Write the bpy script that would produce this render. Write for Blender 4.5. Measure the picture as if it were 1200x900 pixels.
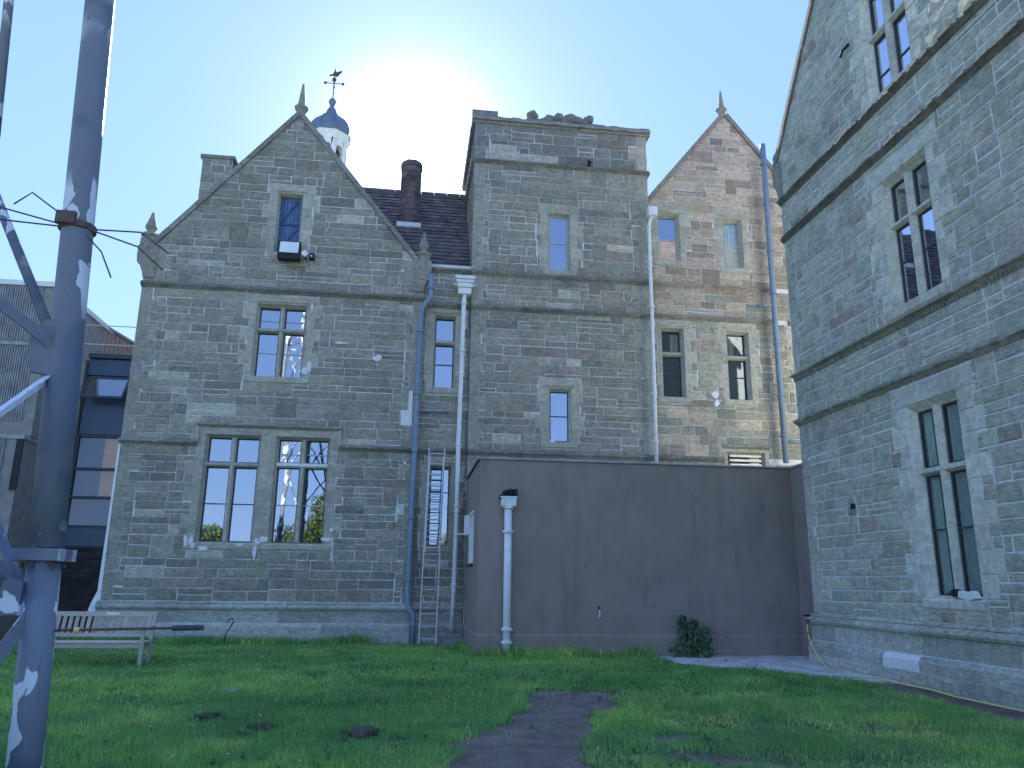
import bpy, bmesh, math, random
import numpy as np
from mathutils import Vector, Matrix
for o in list(bpy.data.objects): bpy.data.objects.remove(o)
S = bpy.context.scene
COL = S.collection
R = math.radians
# ------------------------------------------------------------------ camera
CAM = Vector((0, 0, 1.6))
AX_R = Vector((0.99165, -0.12857, 0.01133)); AX_F = Vector((0.12462, 0.96110, 0.24644))
yaw, pit, rol = 0.128932, 0.249024, 0.0116946
AX_F = Vector((math.sin(yaw)*math.cos(pit), math.cos(yaw)*math.cos(pit), math.sin(pit)))
r0 = AX_F.cross(Vector((0, 0, 1))).normalized(); u0_ = r0.cross(AX_F)
AX_R = r0*math.cos(rol)+u0_*math.sin(rol); AX_U = -r0*math.sin(rol)+u0_*math.cos(rol)
cd = bpy.data.cameras.new('camera'); cam = bpy.data.objects.new('camera', cd); COL.objects.link(cam)
cd.sensor_width = 36; cd.lens = 909.37/1200*36; cd.clip_end = 3000; cd.clip_start = 0.05
cam.matrix_world = Matrix(((AX_R.x, AX_U.x, -AX_F.x, CAM.x), (AX_R.y, AX_U.y, -AX_F.y, CAM.y), (AX_R.z, AX_U.z, -AX_F.z, CAM.z), (0, 0, 0, 1)))
S.camera = cam
# ------------------------------------------------------------------ light
SUN_EL, SUN_AZ = R(30.5), R(-0.8)          # azimuth from +Y towards +X
W = bpy.data.worlds.new('World'); S.world = W; W.use_nodes = True
nt = W.node_tree; bg = nt.nodes['Background']
sky = nt.nodes.new('ShaderNodeTexSky'); sky.sky_type = 'NISHITA'; sky.sun_disc = False
sky.sun_elevation = SUN_EL; sky.sun_rotation = SUN_AZ
sky.air_density = 1.0; sky.dust_density = 0.06; sky.ozone_density = 3.0
gm = nt.nodes.new('ShaderNodeGamma'); gm.inputs[1].default_value = 0.40       # one even tone curve over the whole sky
tn = nt.nodes.new('ShaderNodeMix'); tn.data_type = 'RGBA'; tn.blend_type = 'MULTIPLY'; tn.inputs[0].default_value = 1; tn.inputs[7].default_value = (.445, .61, 1.0, 1)
nt.links.new(sky.outputs[0], gm.inputs[0]); nt.links.new(gm.outputs[0], tn.inputs[6]); bg.inputs[1].default_value = 0.15
# bright circumsolar aureole: falls off evenly with the angle from the sun
geo = nt.nodes.new('ShaderNodeTexCoord'); dt = nt.nodes.new('ShaderNodeVectorMath'); dt.operation = 'DOT_PRODUCT'
dt.inputs[1].default_value = (math.sin(SUN_AZ)*math.cos(SUN_EL), math.cos(SUN_AZ)*math.cos(SUN_EL), math.sin(SUN_EL))
nt.links.new(geo.outputs['Generated'], dt.inputs[0])
acc = tn.outputs[2]
for power, amp in ((420, 2.6), (90, .5), (25, .10)):
    pw = nt.nodes.new('ShaderNodeMath'); pw.operation = 'POWER'; pw.inputs[1].default_value = power; pw.use_clamp = True
    mx0 = nt.nodes.new('ShaderNodeMath'); mx0.operation = 'MAXIMUM'; mx0.inputs[1].default_value = 0
    ml = nt.nodes.new('ShaderNodeMath'); ml.operation = 'MULTIPLY'; ml.inputs[1].default_value = amp
    nt.links.new(dt.outputs['Value'], mx0.inputs[0]); nt.links.new(mx0.outputs[0], pw.inputs[0]); nt.links.new(pw.outputs[0], ml.inputs[0])
    ad = nt.nodes.new('ShaderNodeMix'); ad.data_type = 'RGBA'; ad.blend_type = 'ADD'; ad.inputs[0].default_value = 1
    nt.links.new(acc, ad.inputs[6]); nt.links.new(ml.outputs[0], ad.inputs[7]); acc = ad.outputs[2]
nt.links.new(acc, bg.inputs[0])
sd = bpy.data.lights.new('sun', 'SUN'); sd.energy = 3.5; sd.angle = R(0.5); sd.color = (1, .95, .87)
so = bpy.data.objects.new('sun', sd); COL.objects.link(so)
sdir = Vector((math.sin(SUN_AZ)*math.cos(SUN_EL), math.cos(SUN_AZ)*math.cos(SUN_EL), math.sin(SUN_EL)))
so.rotation_euler = sdir.to_track_quat('Z', 'Y').to_euler(); so.location = (0, 0, 40)
S.view_settings.view_transform = 'Standard'; S.view_settings.look = 'None'
S.view_settings.exposure = 2.4; S.view_settings.gamma = 1
# ------------------------------------------------------------------ helpers
def proj(p):
    q = Vector(p)-CAM; d = q.dot(AX_F)
    if d < .1: return None
    return (600+909.37*q.dot(AX_R)/d, 450-909.37*q.dot(AX_U)/d, d)
def tag(o, label=None, cat=None, group=None, kind=None):
    if label: o['label'] = label
    if cat: o['category'] = cat
    if group: o['group'] = group
    if kind: o['kind'] = kind
    return o
def empty(name, loc=(0, 0, 0), **k):
    o = bpy.data.objects.new(name, None); COL.objects.link(o); o.location = loc; o.empty_display_size = .2
    return tag(o, **k)
WPOS = {}      # world position of each object's origin
def setpar(o, p):
    o.parent = p
    if p is not None:
        o.matrix_parent_inverse = Matrix.Translation(-WPOS.get(p.name, p.location))
    WPOS[o.name] = Vector(o.location)
def copy_tree(o, delta, parent=None):
    c = o.copy(); COL.objects.link(c)
    if parent is None: c.location = o.location+delta
    else: c.parent = parent
    for ch in o.children: copy_tree(ch, delta, c)
    return c
class Fr:
    def __init__(s, o, u, n): s.o = Vector(o); s.u = Vector(u); s.n = Vector(n)
    def p(s, u, z, d=0): return s.o+s.u*u+Vector((0, 0, z))+s.n*d
class MB:
    def __init__(s): s.v = []; s.f = []; s.t = []; s.mi = []
    def add(s, vs, fs, tone=(1, 1, 1), mi=0):
        b = len(s.v); s.v += [tuple(v) for v in vs]; s.t += [tone]*len(vs)
        s.f += [tuple(b+i for i in f) for f in fs]; s.mi += [mi]*len(fs); return s
    def ring(s, rings, tone=(1, 1, 1), caps=True, mi=0, closed=False):
        n = len(rings[0]); vs = [v for r in rings for v in r]; fs = []
        m = len(rings)
        for k in range(m if closed else m-1):
            k2 = (k+1) % m
            for i in range(n):
                j = (i+1) % n; fs.append((k*n+i, k*n+j, k2*n+j, k2*n+i))
        if caps and not closed: fs.append(tuple(range(n))[::-1]); fs.append(tuple((m-1)*n+i for i in range(n)))
        return s.add(vs, fs, tone, mi)
    def prism(s, fr, poly, d0, d1, tone=(1, 1, 1), mi=0):
        return s.ring([[fr.p(u, z, d0) for u, z in poly], [fr.p(u, z, d1) for u, z in poly]], tone, True, mi)
    def box(s, fr, u0, u1, z0, z1, d0, d1, tone=(1, 1, 1), mi=0):
        return s.prism(fr, [(u0, z0), (u1, z0), (u1, z1), (u0, z1)], d0, d1, tone, mi)
    def bbox(s, fr, u0, u1, z0, z1, d0, d1, b, tone=(1, 1, 1), mi=0):   # front edges bevelled
        P = lambda e: [(u0+e, z0+e), (u1-e, z0+e), (u1-e, z1-e), (u0+e, z1-e)]
        return s.ring([[fr.p(u, z, d0) for u, z in P(0)], [fr.p(u, z, d1-b) for u, z in P(0)], [fr.p(u, z, d1) for u, z in P(b)]], tone, True, mi)
    def extr(s, fr, prof, u0, u1, tone=(1, 1, 1), mi=0):               # prof [(d,z)]
        return s.ring([[fr.p(u0, z, d) for d, z in prof], [fr.p(u1, z, d) for d, z in prof]], tone, True, mi)
    def tube(s, pts, r, n=8, tone=(1, 1, 1), mi=0, flat=1.0):
        pts = [Vector(p) for p in pts]; rings = []
        for i, p in enumerate(pts):
            a = pts[max(i-1, 0)]; b = pts[min(i+1, len(pts)-1)]; t = (b-a).normalized()
            x = t.cross(Vector((0.13, 0.05, 1)) if abs(t.z) < .9 else Vector((0, 1, 0.03))).normalized(); y = t.cross(x)
            rr = r[i] if isinstance(r, (list, tuple)) else r
            rings.append([p+x*rr*math.cos(2*math.pi*k/n)+y*rr*flat*math.sin(2*math.pi*k/n) for k in range(n)])
        return s.ring(rings, tone, True, mi)
    def lathe(s, c, prof, n=12, tone=(1, 1, 1), mi=0, rot=0):
        c = Vector(c)
        return s.ring([[c+Vector((r*math.cos(rot+2*math.pi*k/n), r*math.sin(rot+2*math.pi*k/n), z)) for k in range(n)] for r, z in prof], tone, True, mi)
    def beam(s, a, b, w, h, tone=(1, 1, 1), mi=0, up=Vector((0, 0, 1))):
        a = Vector(a); b = Vector(b); t = (b-a).normalized()
        x = t.cross(up)
        if x.length < .01: x = t.cross(Vector((0, 1, 0)))
        x.normalize(); y = x.cross(t)
        q = [(-w/2, -h/2), (w/2, -h/2), (w/2, h/2), (-w/2, h/2)]
        return s.ring([[p+x*i+y*j for i, j in q] for p in (a, b)], tone, True, mi)
    def build(s, name, mats, parent=None, origin=None, smooth=False, **k):
        if not isinstance(mats, (list, tuple)): mats = [mats]
        me = bpy.data.meshes.new(name)
        o = Vector(origin) if origin is not None else Vector()
        vs = [(v[0]-o.x, v[1]-o.y, v[2]-o.z) for v in s.v]
        me.from_pydata(vs, [], s.f); me.validate()
        if len(me.vertices) == len(s.t):
            a = me.color_attributes.new('tone', 'FLOAT_COLOR', 'POINT')
            a.data.foreach_set('color', np.array([(t[0], t[1], t[2], 1) for t in s.t], 'f').ravel())
        for m in mats: me.materials.append(m)
        if any(s.mi) and len(me.polygons) == len(s.mi): me.polygons.foreach_set('material_index', s.mi)
        if smooth: me.polygons.foreach_set('use_smooth', [True]*len(me.polygons))
        me.update()
        ob = bpy.data.objects.new(name, me); COL.objects.link(ob); ob.location = o
        if parent is not None: setpar(ob, parent)
        return tag(ob, **k)
# ------------------------------------------------------------------ materials
def mat(name, rough=.8, spec=.3, metal=0):
    m = bpy.data.materials.new(name); m.use_nodes = True
    b = m.node_tree.nodes['Principled BSDF']; b.inputs['Roughness'].default_value = rough
    b.inputs['Specular IOR Level'].default_value = spec; b.inputs['Metallic'].default_value = metal
    return m, m.node_tree, b
def N(t, typ, **k):
    n = t.nodes.new(typ)
    for a, v in k.items(): setattr(n, a, v)
    return n
def noise(t, scale, detail=4, vec=None, stretch=None, rough=.55, dist=0):
    g = N(t, 'ShaderNodeNewGeometry'); n = N(t, 'ShaderNodeTexNoise')
    n.inputs['Scale'].default_value = scale; n.inputs['Detail'].default_value = detail; n.inputs['Roughness'].default_value = rough
    n.inputs['Distortion'].default_value = dist
    src = g.outputs['Position']
    if stretch:
        mp = N(t, 'ShaderNodeMapping'); mp.inputs['Scale'].default_value = stretch; t.links.new(src, mp.inputs[0]); src = mp.outputs[0]
    t.links.new(src, n.inputs['Vector']); return n.outputs['Fac']
def ramp(t, fac, a, b, c0=(0, 0, 0, 1), c1=(1, 1, 1, 1)):
    r = N(t, 'ShaderNodeValToRGB'); r.color_ramp.elements[0].position = a; r.color_ramp.elements[1].position = b
    r.color_ramp.elements[0].color = (*c0[:3], 1); r.color_ramp.elements[1].color = (*c1[:3], 1)
    t.links.new(fac, r.inputs[0]); return r.outputs[0]
def mix(t, fac, a, b, mode='MIX'):
    m = N(t, 'ShaderNodeMix', data_type='RGBA', blend_type=mode)
    for i, v in ((0, fac), (6, a), (7, b)):
        if isinstance(v, (int, float)): m.inputs[i].default_value = v
        elif isinstance(v, tuple): m.inputs[i].default_value = (*v[:3], 1)
        else: t.links.new(v, m.inputs[i])
    return m.outputs[2]
def tone(t): a = N(t, 'ShaderNodeAttribute'); a.attribute_name = 'tone'; return a.outputs['Color']
def bump(t, b, h, s, d=.01):
    n = N(t, 'ShaderNodeBump'); n.inputs['Strength'].default_value = s; n.inputs['Distance'].default_value = d
    t.links.new(h, n.inputs['Height']); t.links.new(n.outputs[0], b.inputs['Normal'])
def addh(t, a, b, k):
    m = N(t, 'ShaderNodeMath', operation='MULTIPLY_ADD'); t.links.new(b, m.inputs[0]); m.inputs[1].default_value = k; t.links.new(a, m.inputs[2]); return m.outputs[0]
def stone_mat(name, soot=.32, dist=.02, lichen=.25, tool=1.0):
    m, t, b = mat(name, .9, .2)
    c = mix(t, 1.0, tone(t), (2.28, 2.32, 2.15), 'MULTIPLY')
    n1 = noise(t, 9, 5); c = mix(t, 1.0, c, ramp(t, n1, .3, .72, (.78, .79, .78), (1.2, 1.19, 1.17)), 'MULTIPLY')
    n2 = noise(t, 75, 3, rough=.7); c = mix(t, 1.0, c, ramp(t, n2, .3, .7, (.68, .68, .7), (1.32, 1.31, 1.28)), 'MULTIPLY')
    n3 = noise(t, 1.0, 6, dist=.6, rough=.68); c = mix(t, ramp(t, n3, .50, .72, (0, 0, 0), (soot,)*3), c, (.10, .10, .11))
    n4 = noise(t, 5.5, 6, dist=1.0, rough=.72); c = mix(t, ramp(t, n4, .60, .72, (0, 0, 0), (lichen,)*3), c, (.42, .42, .37))
    n5 = noise(t, 1, 4, stretch=(5, 5, 42), rough=.7, dist=.4)
    c = mix(t, 1.0, c, ramp(t, n5, .35, .65, (1-.22*tool,)*3, (1+.18*tool,)*3), 'MULTIPLY')
    t.links.new(c, b.inputs['Base Color'])
    bump(t, b, addh(t, addh(t, n5, n2, 1.3), n1, 1.2), 1., dist*1.5); return m
def plain(name, col, rough=.7, var=.25, scale=6, bs=.2, bd=.004, spec=.3, metal=0, bscale=60, usetone=False, stretch=None):
    m, t, b = mat(name, rough, spec, metal)
    base = mix(t, 1.0, tone(t), col, 'MULTIPLY') if usetone else mix(t, 0., col, col)
    n = noise(t, scale, 6, rough=.65, stretch=stretch)
    c = mix(t, 1.0, base, ramp(t, n, .28, .74, (1-var,)*3, (1+var,)*3), 'MULTIPLY')
    t.links.new(c, b.inputs['Base Color']); bump(t, b, noise(t, bscale, 4), bs, bd); return m
RUBBLE = stone_mat('rubble_sandstone'); DRESSED = stone_mat('dressed_sandstone', .3, .008, .12, .35)
MORTAR = plain('mortar', (.70, .71, .70), .95, .3, 12, .4, .004)
SLATE = plain('roof_tile', (.17, .14, .135), .8, .4, 3, .4, .006, usetone=True)
BRICKRED = plain('chimney_brick', (.16, .125, .12), .9, .4, 5, .5, .006, usetone=True)
WHITE = plain('white_paint', (.82, .84, .82), .5, .12, 5, .2, .002)
BLUEPIPE = plain('blue_grey_pipe_paint', (.22, .29, .38), .45, .15, 4, .2, .002)
FRAME = plain('window_frame_dark', (.06, .07, .085), .5, .2, 8)
FRAMEW = plain('window_frame_pale', (.5, .52, .52), .5, .2, 8)
LEAD = plain('lead', (.36, .37, .37), .6, .3, 5, .3, .004)
PLASTER = plain('pale_mortar_repair', (.80, .80, .78), .9, .15, 20, .5, .006)
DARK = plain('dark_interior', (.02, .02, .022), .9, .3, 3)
CURTAIN_REFL = plain('curtain_and_reflection', (.42, .45, .40), .9, .2, 9, .4, .01, usetone=True)  # cloth of the curtains, also of sheets that paint window reflections
GALV = plain('galvanised_metal', (.62, .63, .64), .5, .2, 20, .2, .002, .4, .1)
BLACK = plain('black_plastic', (.02, .02, .022), .5, .2, 9)
LOUVRE = plain('blue_louvre_paint', (.07, .13, .26), .6, .3, 9, .3, .003, usetone=True)
WOOD = plain('weathered_teak', (.48, .42, .34), .85, .3, 3, .4, .003, usetone=True, stretch=(3, 20, 20))
YELLOW = plain('yellow_hose', (.75, .66, .25), .6, .1, 5)
CONC = plain('concrete_pier', (.30, .29, .27), .9, .25, 3, .4, .004)
RIBC = plain('ribbed_concrete', (.36, .36, .36), .95, .35, 2.5, .6, .012, bscale=30)
RIBLIT = plain('sunlit_ribbed_cladding', (.40, .31, .24), .9, .25, 4, .4, .01)  # warm tan holds the sunlight on the ribbed rear wall
NAVY = plain('navy_panel', (.03, .07, .12), .35, .15, 2, .05, .001, .5)
DBRICK = plain('dark_brick', (.05, .045, .045), .9, .4, 4, .4, .005, usetone=True)
LEADBLUE = plain('cupola_lead', (.16, .20, .27), .55, .3, 5, .2, .004)
RUST = plain('rusted_iron', (.12, .09, .075), .8, .4, 12, .4, .003)
SOIL = plain('dark_soil', (.09, .075, .065), 1, .5, 7, .9, .02, bscale=45)
BARK = plain('bark', (.12, .10, .08), .95, .3, 6, .6, .02)
def render_mat():
    m, t, b = mat('painted_render', .9, .2)
    c = mix(t, ramp(t, noise(t, .9, 6, rough=.7, dist=.8), .35, .7), (.29, .245, .205), (.35, .30, .255))
    c = mix(t, ramp(t, noise(t, 1, 5, stretch=(4.5, 4.5, .7), rough=.65), .52, .72, (0, 0, 0), (.6,)*3), c, (.19, .165, .158))
    c = mix(t, ramp(t, noise(t, 1, 4, stretch=(1.2, 1.2, 22), rough=.6), .6, .72, (0, 0, 0), (.22,)*3), c, (.38, .34, .33))
    c = mix(t, ramp(t, noise(t, 4.5, 6, rough=.8), .66, .74, (0, 0, 0), (.3,)*3), c, (.40, .38, .36))
    t.links.new(c, b.inputs['Base Color'])
    vo = N(t, 'ShaderNodeTexVoronoi', feature='DISTANCE_TO_EDGE'); vo.inputs['Scale'].default_value = .55
    gg = N(t, 'ShaderNodeNewGeometry'); va = N(t, 'ShaderNodeVectorMath', operation='ADD'); nn = N(t, 'ShaderNodeTexNoise'); nn.inputs['Scale'].default_value = 2.2; nn.inputs['Detail'].default_value = 6
    t.links.new(gg.outputs['Position'], nn.inputs['Vector']); t.links.new(gg.outputs['Position'], va.inputs[0]); t.links.new(nn.outputs['Color'], va.inputs[1]); t.links.new(va.outputs[0], vo.inputs['Vector'])
    ck = ramp(t, vo.outputs['Distance'], .0, .006, (1, 1, 1), (0, 0, 0)); ck = mix(t, ramp(t, noise(t, .8, 3), .5, .56), (0, 0, 0), ck)
    c = mix(t, mix(t, .55, (0, 0, 0), ck), c, (.12, .10, .095)); t.links.new(c, b.inputs['Base Color'])
    bump(t, b, addh(t, noise(t, 120, 3), noise(t, 3, 4), 2.), .5, .006); return m
RENDER = render_mat()
def mast_mat():
    m, t, b = mat('peeling_mast_paint', .5, .4)
    c = mix(t, ramp(t, noise(t, .9, 3, rough=.5), .46, .50), (.10, .145, .215), (.17, .21, .26))
    c = mix(t, ramp(t, noise(t, 25, 5), .35, .75, (0, 0, 0), (.5,)*3), c, (.15, .16, .17))
    c = mix(t, ramp(t, noise(t, 1, 5, stretch=(9, 9, 1.3), rough=.7), .62, .70, (0, 0, 0), (.55,)*3), c, (.13, .085, .06))
    f = noise(t, 1, 3, stretch=(4.5, 4.5, 2.6), rough=.45, dist=.7)
    f2 = mix(t, ramp(t, noise(t, .55, 2), .44, .50), (0, 0, 0), ramp(t, f, .55, .557))
    c = mix(t, f2, c, (.62, .68, .74))
    t.links.new(c, b.inputs['Base Color']); bump(t, b, f2, .6, .004); return m
MAST = mast_mat()
def glass_mat(name, fac, tint, rough=.012):
    m = bpy.data.materials.new(name); m.use_nodes = True; t = m.node_tree; t.nodes.clear()
    o = N(t, 'ShaderNodeOutputMaterial'); mx = N(t, 'ShaderNodeMixShader'); g = N(t, 'ShaderNodeBsdfGlossy'); tr = N(t, 'ShaderNodeBsdfTransparent')
    g.inputs['Roughness'].default_value = rough; g.inputs['Color'].default_value = (.9, .95, 1, 1); tr.inputs['Color'].default_value = (*tint, 1)
    lw = N(t, 'ShaderNodeFresnel'); gb = N(t, 'ShaderNodeNewGeometry'); im = N(t, 'ShaderNodeMath', operation='MULTIPLY_ADD'); t.links.new(gb.outputs['Backfacing'], im.inputs[0]); im.inputs[1].default_value = -.8333; im.inputs[2].default_value = 1.5; t.links.new(im.outputs[0], lw.inputs[0])
    ad = N(t, 'ShaderNodeMath', operation='MULTIPLY_ADD'); t.links.new(lw.outputs[0], ad.inputs[0]); ad.inputs[1].default_value = .9; ad.inputs[2].default_value = fac
    t.links.new(ad.outputs[0], mx.inputs[0]); t.links.new(tr.outputs[0], mx.inputs[1]); t.links.new(g.outputs[0], mx.inputs[2]); t.links.new(mx.outputs[0], o.inputs[0])
    bn = N(t, 'ShaderNodeBump'); bn.inputs['Strength'].default_value = .25; bn.inputs['Distance'].default_value = .004
    t.links.new(noise(t, 1.7, 2), bn.inputs['Height']); t.links.new(bn.outputs[0], g.inputs['Normal']); return m
GLASSN = glass_mat('bright_window_glass', .45, (.6, .65, .68))
GLASSD = glass_mat('tinted_window_glass', .02, (.85, .85, .85))
GLASS = glass_mat('window_glass', .30, (.55, .6, .62)); GLASSC = glass_mat('clear_window_glass', .07, (.8, .85, .85))
def leaf_mat(name, c0, c1, trans=.4):
    m, t, b = mat(name, .6, .3)
    c = mix(t, 1.0, tone(t), mix(t, ramp(t, noise(t, 1.3, 4), .35, .65), c0, c1), 'MULTIPLY')
    t.links.new(c, b.inputs['Base Color'])
    tl = N(t, 'ShaderNodeBsdfTranslucent'); mx = N(t, 'ShaderNodeMixShader'); mx.inputs[0].default_value = trans
    t.links.new(c, tl.inputs[0]); t.links.new(b.outputs[0], mx.inputs[1]); t.links.new(tl.outputs[0], mx.inputs[2])
    t.links.new(mx.outputs[0], t.nodes['Material Output'].inputs[0]); return m
GRASS = leaf_mat('grass_blades', (.20, .42, .12), (.31, .55, .15), .35)
LEAF = leaf_mat('tree_leaves', (.07, .11, .03), (.10, .15, .04)); SHRUBL = leaf_mat('shrub_leaves', (.09, .21, .10), (.13, .28, .12), .35)
# ------------------------------------------------------------------ 2d helpers
def sub(r, h):
    u0, u1, z0, z1 = r; a0, a1, b0, b1 = h
    if a0 >= u1-1e-6 or a1 <= u0+1e-6 or b0 >= z1-1e-6 or b1 <= z0+1e-6: return [r]
    out = []
    if a0 > u0: out.append((u0, a0, z0, z1))
    if a1 < u1: out.append((a1, u1, z0, z1))
    m0, m1 = max(u0, a0), min(u1, a1)
    if b0 > z0: out.append((m0, m1, z0, b0))
    if b1 < z1: out.append((m0, m1, b1, z1))
    return out
def subs(rs, hs):
    for h in hs: rs = [q for r in rs for q in sub(r, h)]
    return rs
def clip(poly, planes):
    for a, b, c in planes:
        out = []
        for i in range(len(poly)):
            p, q = poly[i], poly[(i+1) % len(poly)]
            fp = a*p[0]+b*p[1]-c; fq = a*q[0]+b*q[1]-c
            if fp <= 0: out.append(p)
            if (fp < 0 < fq) or (fq < 0 < fp):
                t = fp/(fp-fq); out.append((p[0]+(q[0]-p[0])*t, p[1]+(q[1]-p[1])*t))
        poly = out
        if len(poly) < 3: return []
    out = []
    for i, p in enumerate(poly):
        q = poly[i-1]
        if abs(p[0]-q[0])+abs(p[1]-q[1]) > .012: out.append(p)
    return out if len(out) > 2 else []
def area(p): return .5*sum(p[i][0]*p[(i+1) % len(p)][1]-p[(i+1) % len(p)][0]*p[i][1] for i in range(len(p)))
def inset(p, e):
    n = len(p); out = []
    for i in range(n):
        a, b, c = p[i-1], p[i], p[(i+1) % n]
        d1 = (b[0]-a[0], b[1]-a[1]); d2 = (c[0]-b[0], c[1]-b[1])
        l1 = math.hypot(*d1) or 1e-6; l2 = math.hypot(*d2) or 1e-6
        n1 = (-d1[1]/l1, d1[0]/l1); n2 = (-d2[1]/l2, d2[0]/l2)
        k = 1+n1[0]*n2[0]+n1[1]*n2[1]
        if k < .25: k = .25
        out.append((b[0]+(n1[0]+n2[0])/k*e, b[1]+(n1[1]+n2[1])/k*e))
    return out
def coursing(u0, u1, z0, z1, rg, hm=.25, lm=.75):
    n = max(1, round((z1-z0)/(hm*2))); hs = [rg.uniform(.8, 1.25) for _ in range(n)]; k = (z1-z0)/sum(hs); z = z0; out = []
    for h in hs:
        h *= k; u = u0-rg.random()*.4
        while u < u1:
            if rg.random() < .13:
                l = rg.uniform(.3, .62); out.append((u, u+l, z, z+h)); u += l; continue
            L = rg.uniform(1.0, 2.8); zm = z+h*rg.uniform(.38, .62); e = u+L
            for a, b in ((z, zm), (zm, z+h)):
                v = u
                while v < e-.001:
                    l = rg.choice((.35, .5, .6, .75, .9, 1.15))*rg.uniform(.85, 1.15)*lm/.75
                    w = min(v+l, e)
                    if e-w < .25: w = e
                    if b-a > .27 and rg.random() < .2:
                        c = a+(b-a)*rg.uniform(.4, .6); out += [(v, w, a, c), (v, w, c, b)]
                    elif rg.random() < .035: 
                        c = a+(b-a)*.5; out += [(v, w, a, c), (v, w, c, b)]
                    else: out.append((v, w, a, b))
                    v = w
            u = e
        z += h
    res = []
    for a, b, c, d in out:
        a = max(a, u0); b = min(b, u1)
        if b-a > .04: res.append((a, b, c, d))
    return res
JOINT = .017
def stone_mb(fr, poly, tn, rg, rough=True, proud=.010, joints=(.004, .006, .0085, .0095)):
    p = inset(poly, rg.choice(joints)) if rough else inset(poly, rg.choice((.003, .006, .008)))
    if rough: p = [(u+rg.uniform(-.006, .006), z+rg.uniform(-.005, .005)) for u, z in p]
    if area(p) < .003: return None
    b = .012 if rough else .007
    q = inset(p, b)
    if area(q) < .001: return None
    n = len(p); pr = proud+(rg.uniform(-.004, .007) if rough else rg.uniform(-.002, .002))
    fr_pts = [fr.p(u, z, pr+(rg.uniform(-.005, .005) if rough else 0)) for u, z in q]
    vs = [fr.p(u, z, -.03) for u, z in p]+[fr.p(u, z, pr-b*.8) for u, z in p]+fr_pts
    fs = [(i, (i+1) % n, n+(i+1) % n, n+i) for i in range(n)]+[(n+i, n+(i+1) % n, 2*n+(i+1) % n, 2*n+i) for i in range(n)]
    if rough:
        cu = sum(x for x, _ in q)/n; cz = sum(z for _, z in q)/n
        vs.append(fr.p(cu+rg.uniform(-.05, .05), cz, pr+rg.uniform(0, .012)))
        fs += [(2*n+i, 2*n+(i+1) % n, 3*n) for i in range(n)]
    else: fs.append(tuple(2*n+i for i in range(n)))
    m = MB(); m.add(vs, fs, tn); return m
class Masonry:
    joints = (.004, .006, .0085, .0095)
    """collects the facing stones of one building; the 300 that show largest become objects"""
    def __init__(s, root, limit=300): s.root = root; s.L = []; s.limit = limit
    def add(s, fr, poly, tn, rg, wall, rough=True, proud=.010):
        m = stone_mb(fr, poly, tn, rg, rough, proud, s.joints)
        if m is None: return
        cu = sum(x for x, _ in poly)/len(poly); cz = sum(z for _, z in poly)/len(poly); c = fr.p(cu, cz)
        q = proj(c); w = 0
        if q and -40 < q[0] < 1240 and -40 < q[1] < 940:
            v = (CAM-c).normalized(); w = area(poly)*max(0, v.dot(fr.n))/q[2]**2
        s.L.append((w, m, c, wall))
    def finish(s):
        s.L.sort(key=lambda x: -x[0]); rest = MB()
        for i, (w, m, c, wall) in enumerate(s.L):
            if i < s.limit and w > 0: m.build('stone', RUBBLE, wall, c)
            else:
                b = len(rest.v); rest.v += m.v; rest.t += m.t; rest.f += [tuple(b+k for k in f) for f in m.f]; rest.mi += m.mi
        rest.build('wall_facing_stones', RUBBLE, s.root, kind='stuff')
def jt(c, rg, a=.10): k = 1+rg.uniform(-a, a); return (c[0]*k*(1+rg.uniform(-.03, .03)), c[1]*k, c[2]*k*(1+rg.uniform(-.04, .04)))
def quoins(u, side, z0, z1, rg, ws=(.28, .5), hm=.34):
    """alternating corner stones; side=+1: they reach from u towards +u"""
    out = []; z = z0; k = 0
    n = max(1, round((z1-z0)/hm)); h = (z1-z0)/n
    for i in range(n):
        w = ws[i % 2]*rg.uniform(.9, 1.1)
        out.append((u, u+w, z0+i*h, z0+(i+1)*h) if side > 0 else (u-w, u, z0+i*h, z0+(i+1)*h))
    return out
def wall(mas, fr, name, bands, holes, planes, pal, rg, parent, depth=.35, label=None, openings=(), dressed=(), hm=.25, lm=.75, bounds=None):
    b = MB()
    B = bounds
    for r in subs([B], openings):
        p = clip([(r[0], r[2]), (r[1], r[2]), (r[1], r[3]), (r[0], r[3])], planes)
        if p and area(p) > .001: b.prism(fr, p, -depth, 0)
    w = b.build(name, MORTAR, parent, label=label)
    H = list(holes)+list(openings)+[d[:4] for d in dressed]
    for u0, u1, z0, z1 in bands:
        for r in subs(coursing(u0, u1, z0, z1, rg, hm, lm), H):
            if r[1]-r[0] < .05 or r[3]-r[2] < .045: continue
            p = clip([(r[0], r[2]), (r[1], r[2]), (r[1], r[3]), (r[0], r[3])], planes)
            if p and area(p) > .006: mas.add(fr, p, jt(pal((r[0]+r[1])/2, (r[2]+r[3])/2, rg), rg), rg, w)
    for d in dressed:
        p = clip([(d[0], d[2]), (d[1], d[2]), (d[1], d[3]), (d[0], d[3])], planes)
        if p and area(p) > .006: mas.add(fr, p, jt(d[4] if len(d) > 4 else DRT, rg, .08), rg, w, False, .012)
    return w
DRT = (.232, .222, .192)
GREYS = [(.215, .205, .175), (.20, .19, .165), (.24, .225, .195), (.18, .172, .155), (.225, .215, .18), (.228, .202, .172)]
def pal_left(u, z, rg):
    if rg.random() < .035: return (.34, .33, .29)
    c = rg.choice(GREYS)
    if z > 10.6: c = tuple(x*.92 for x in c)
    return c
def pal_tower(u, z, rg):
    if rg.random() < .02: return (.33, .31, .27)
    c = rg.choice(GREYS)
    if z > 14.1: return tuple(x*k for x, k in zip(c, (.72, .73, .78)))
    return tuple(x*.93 for x in c)
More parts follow.
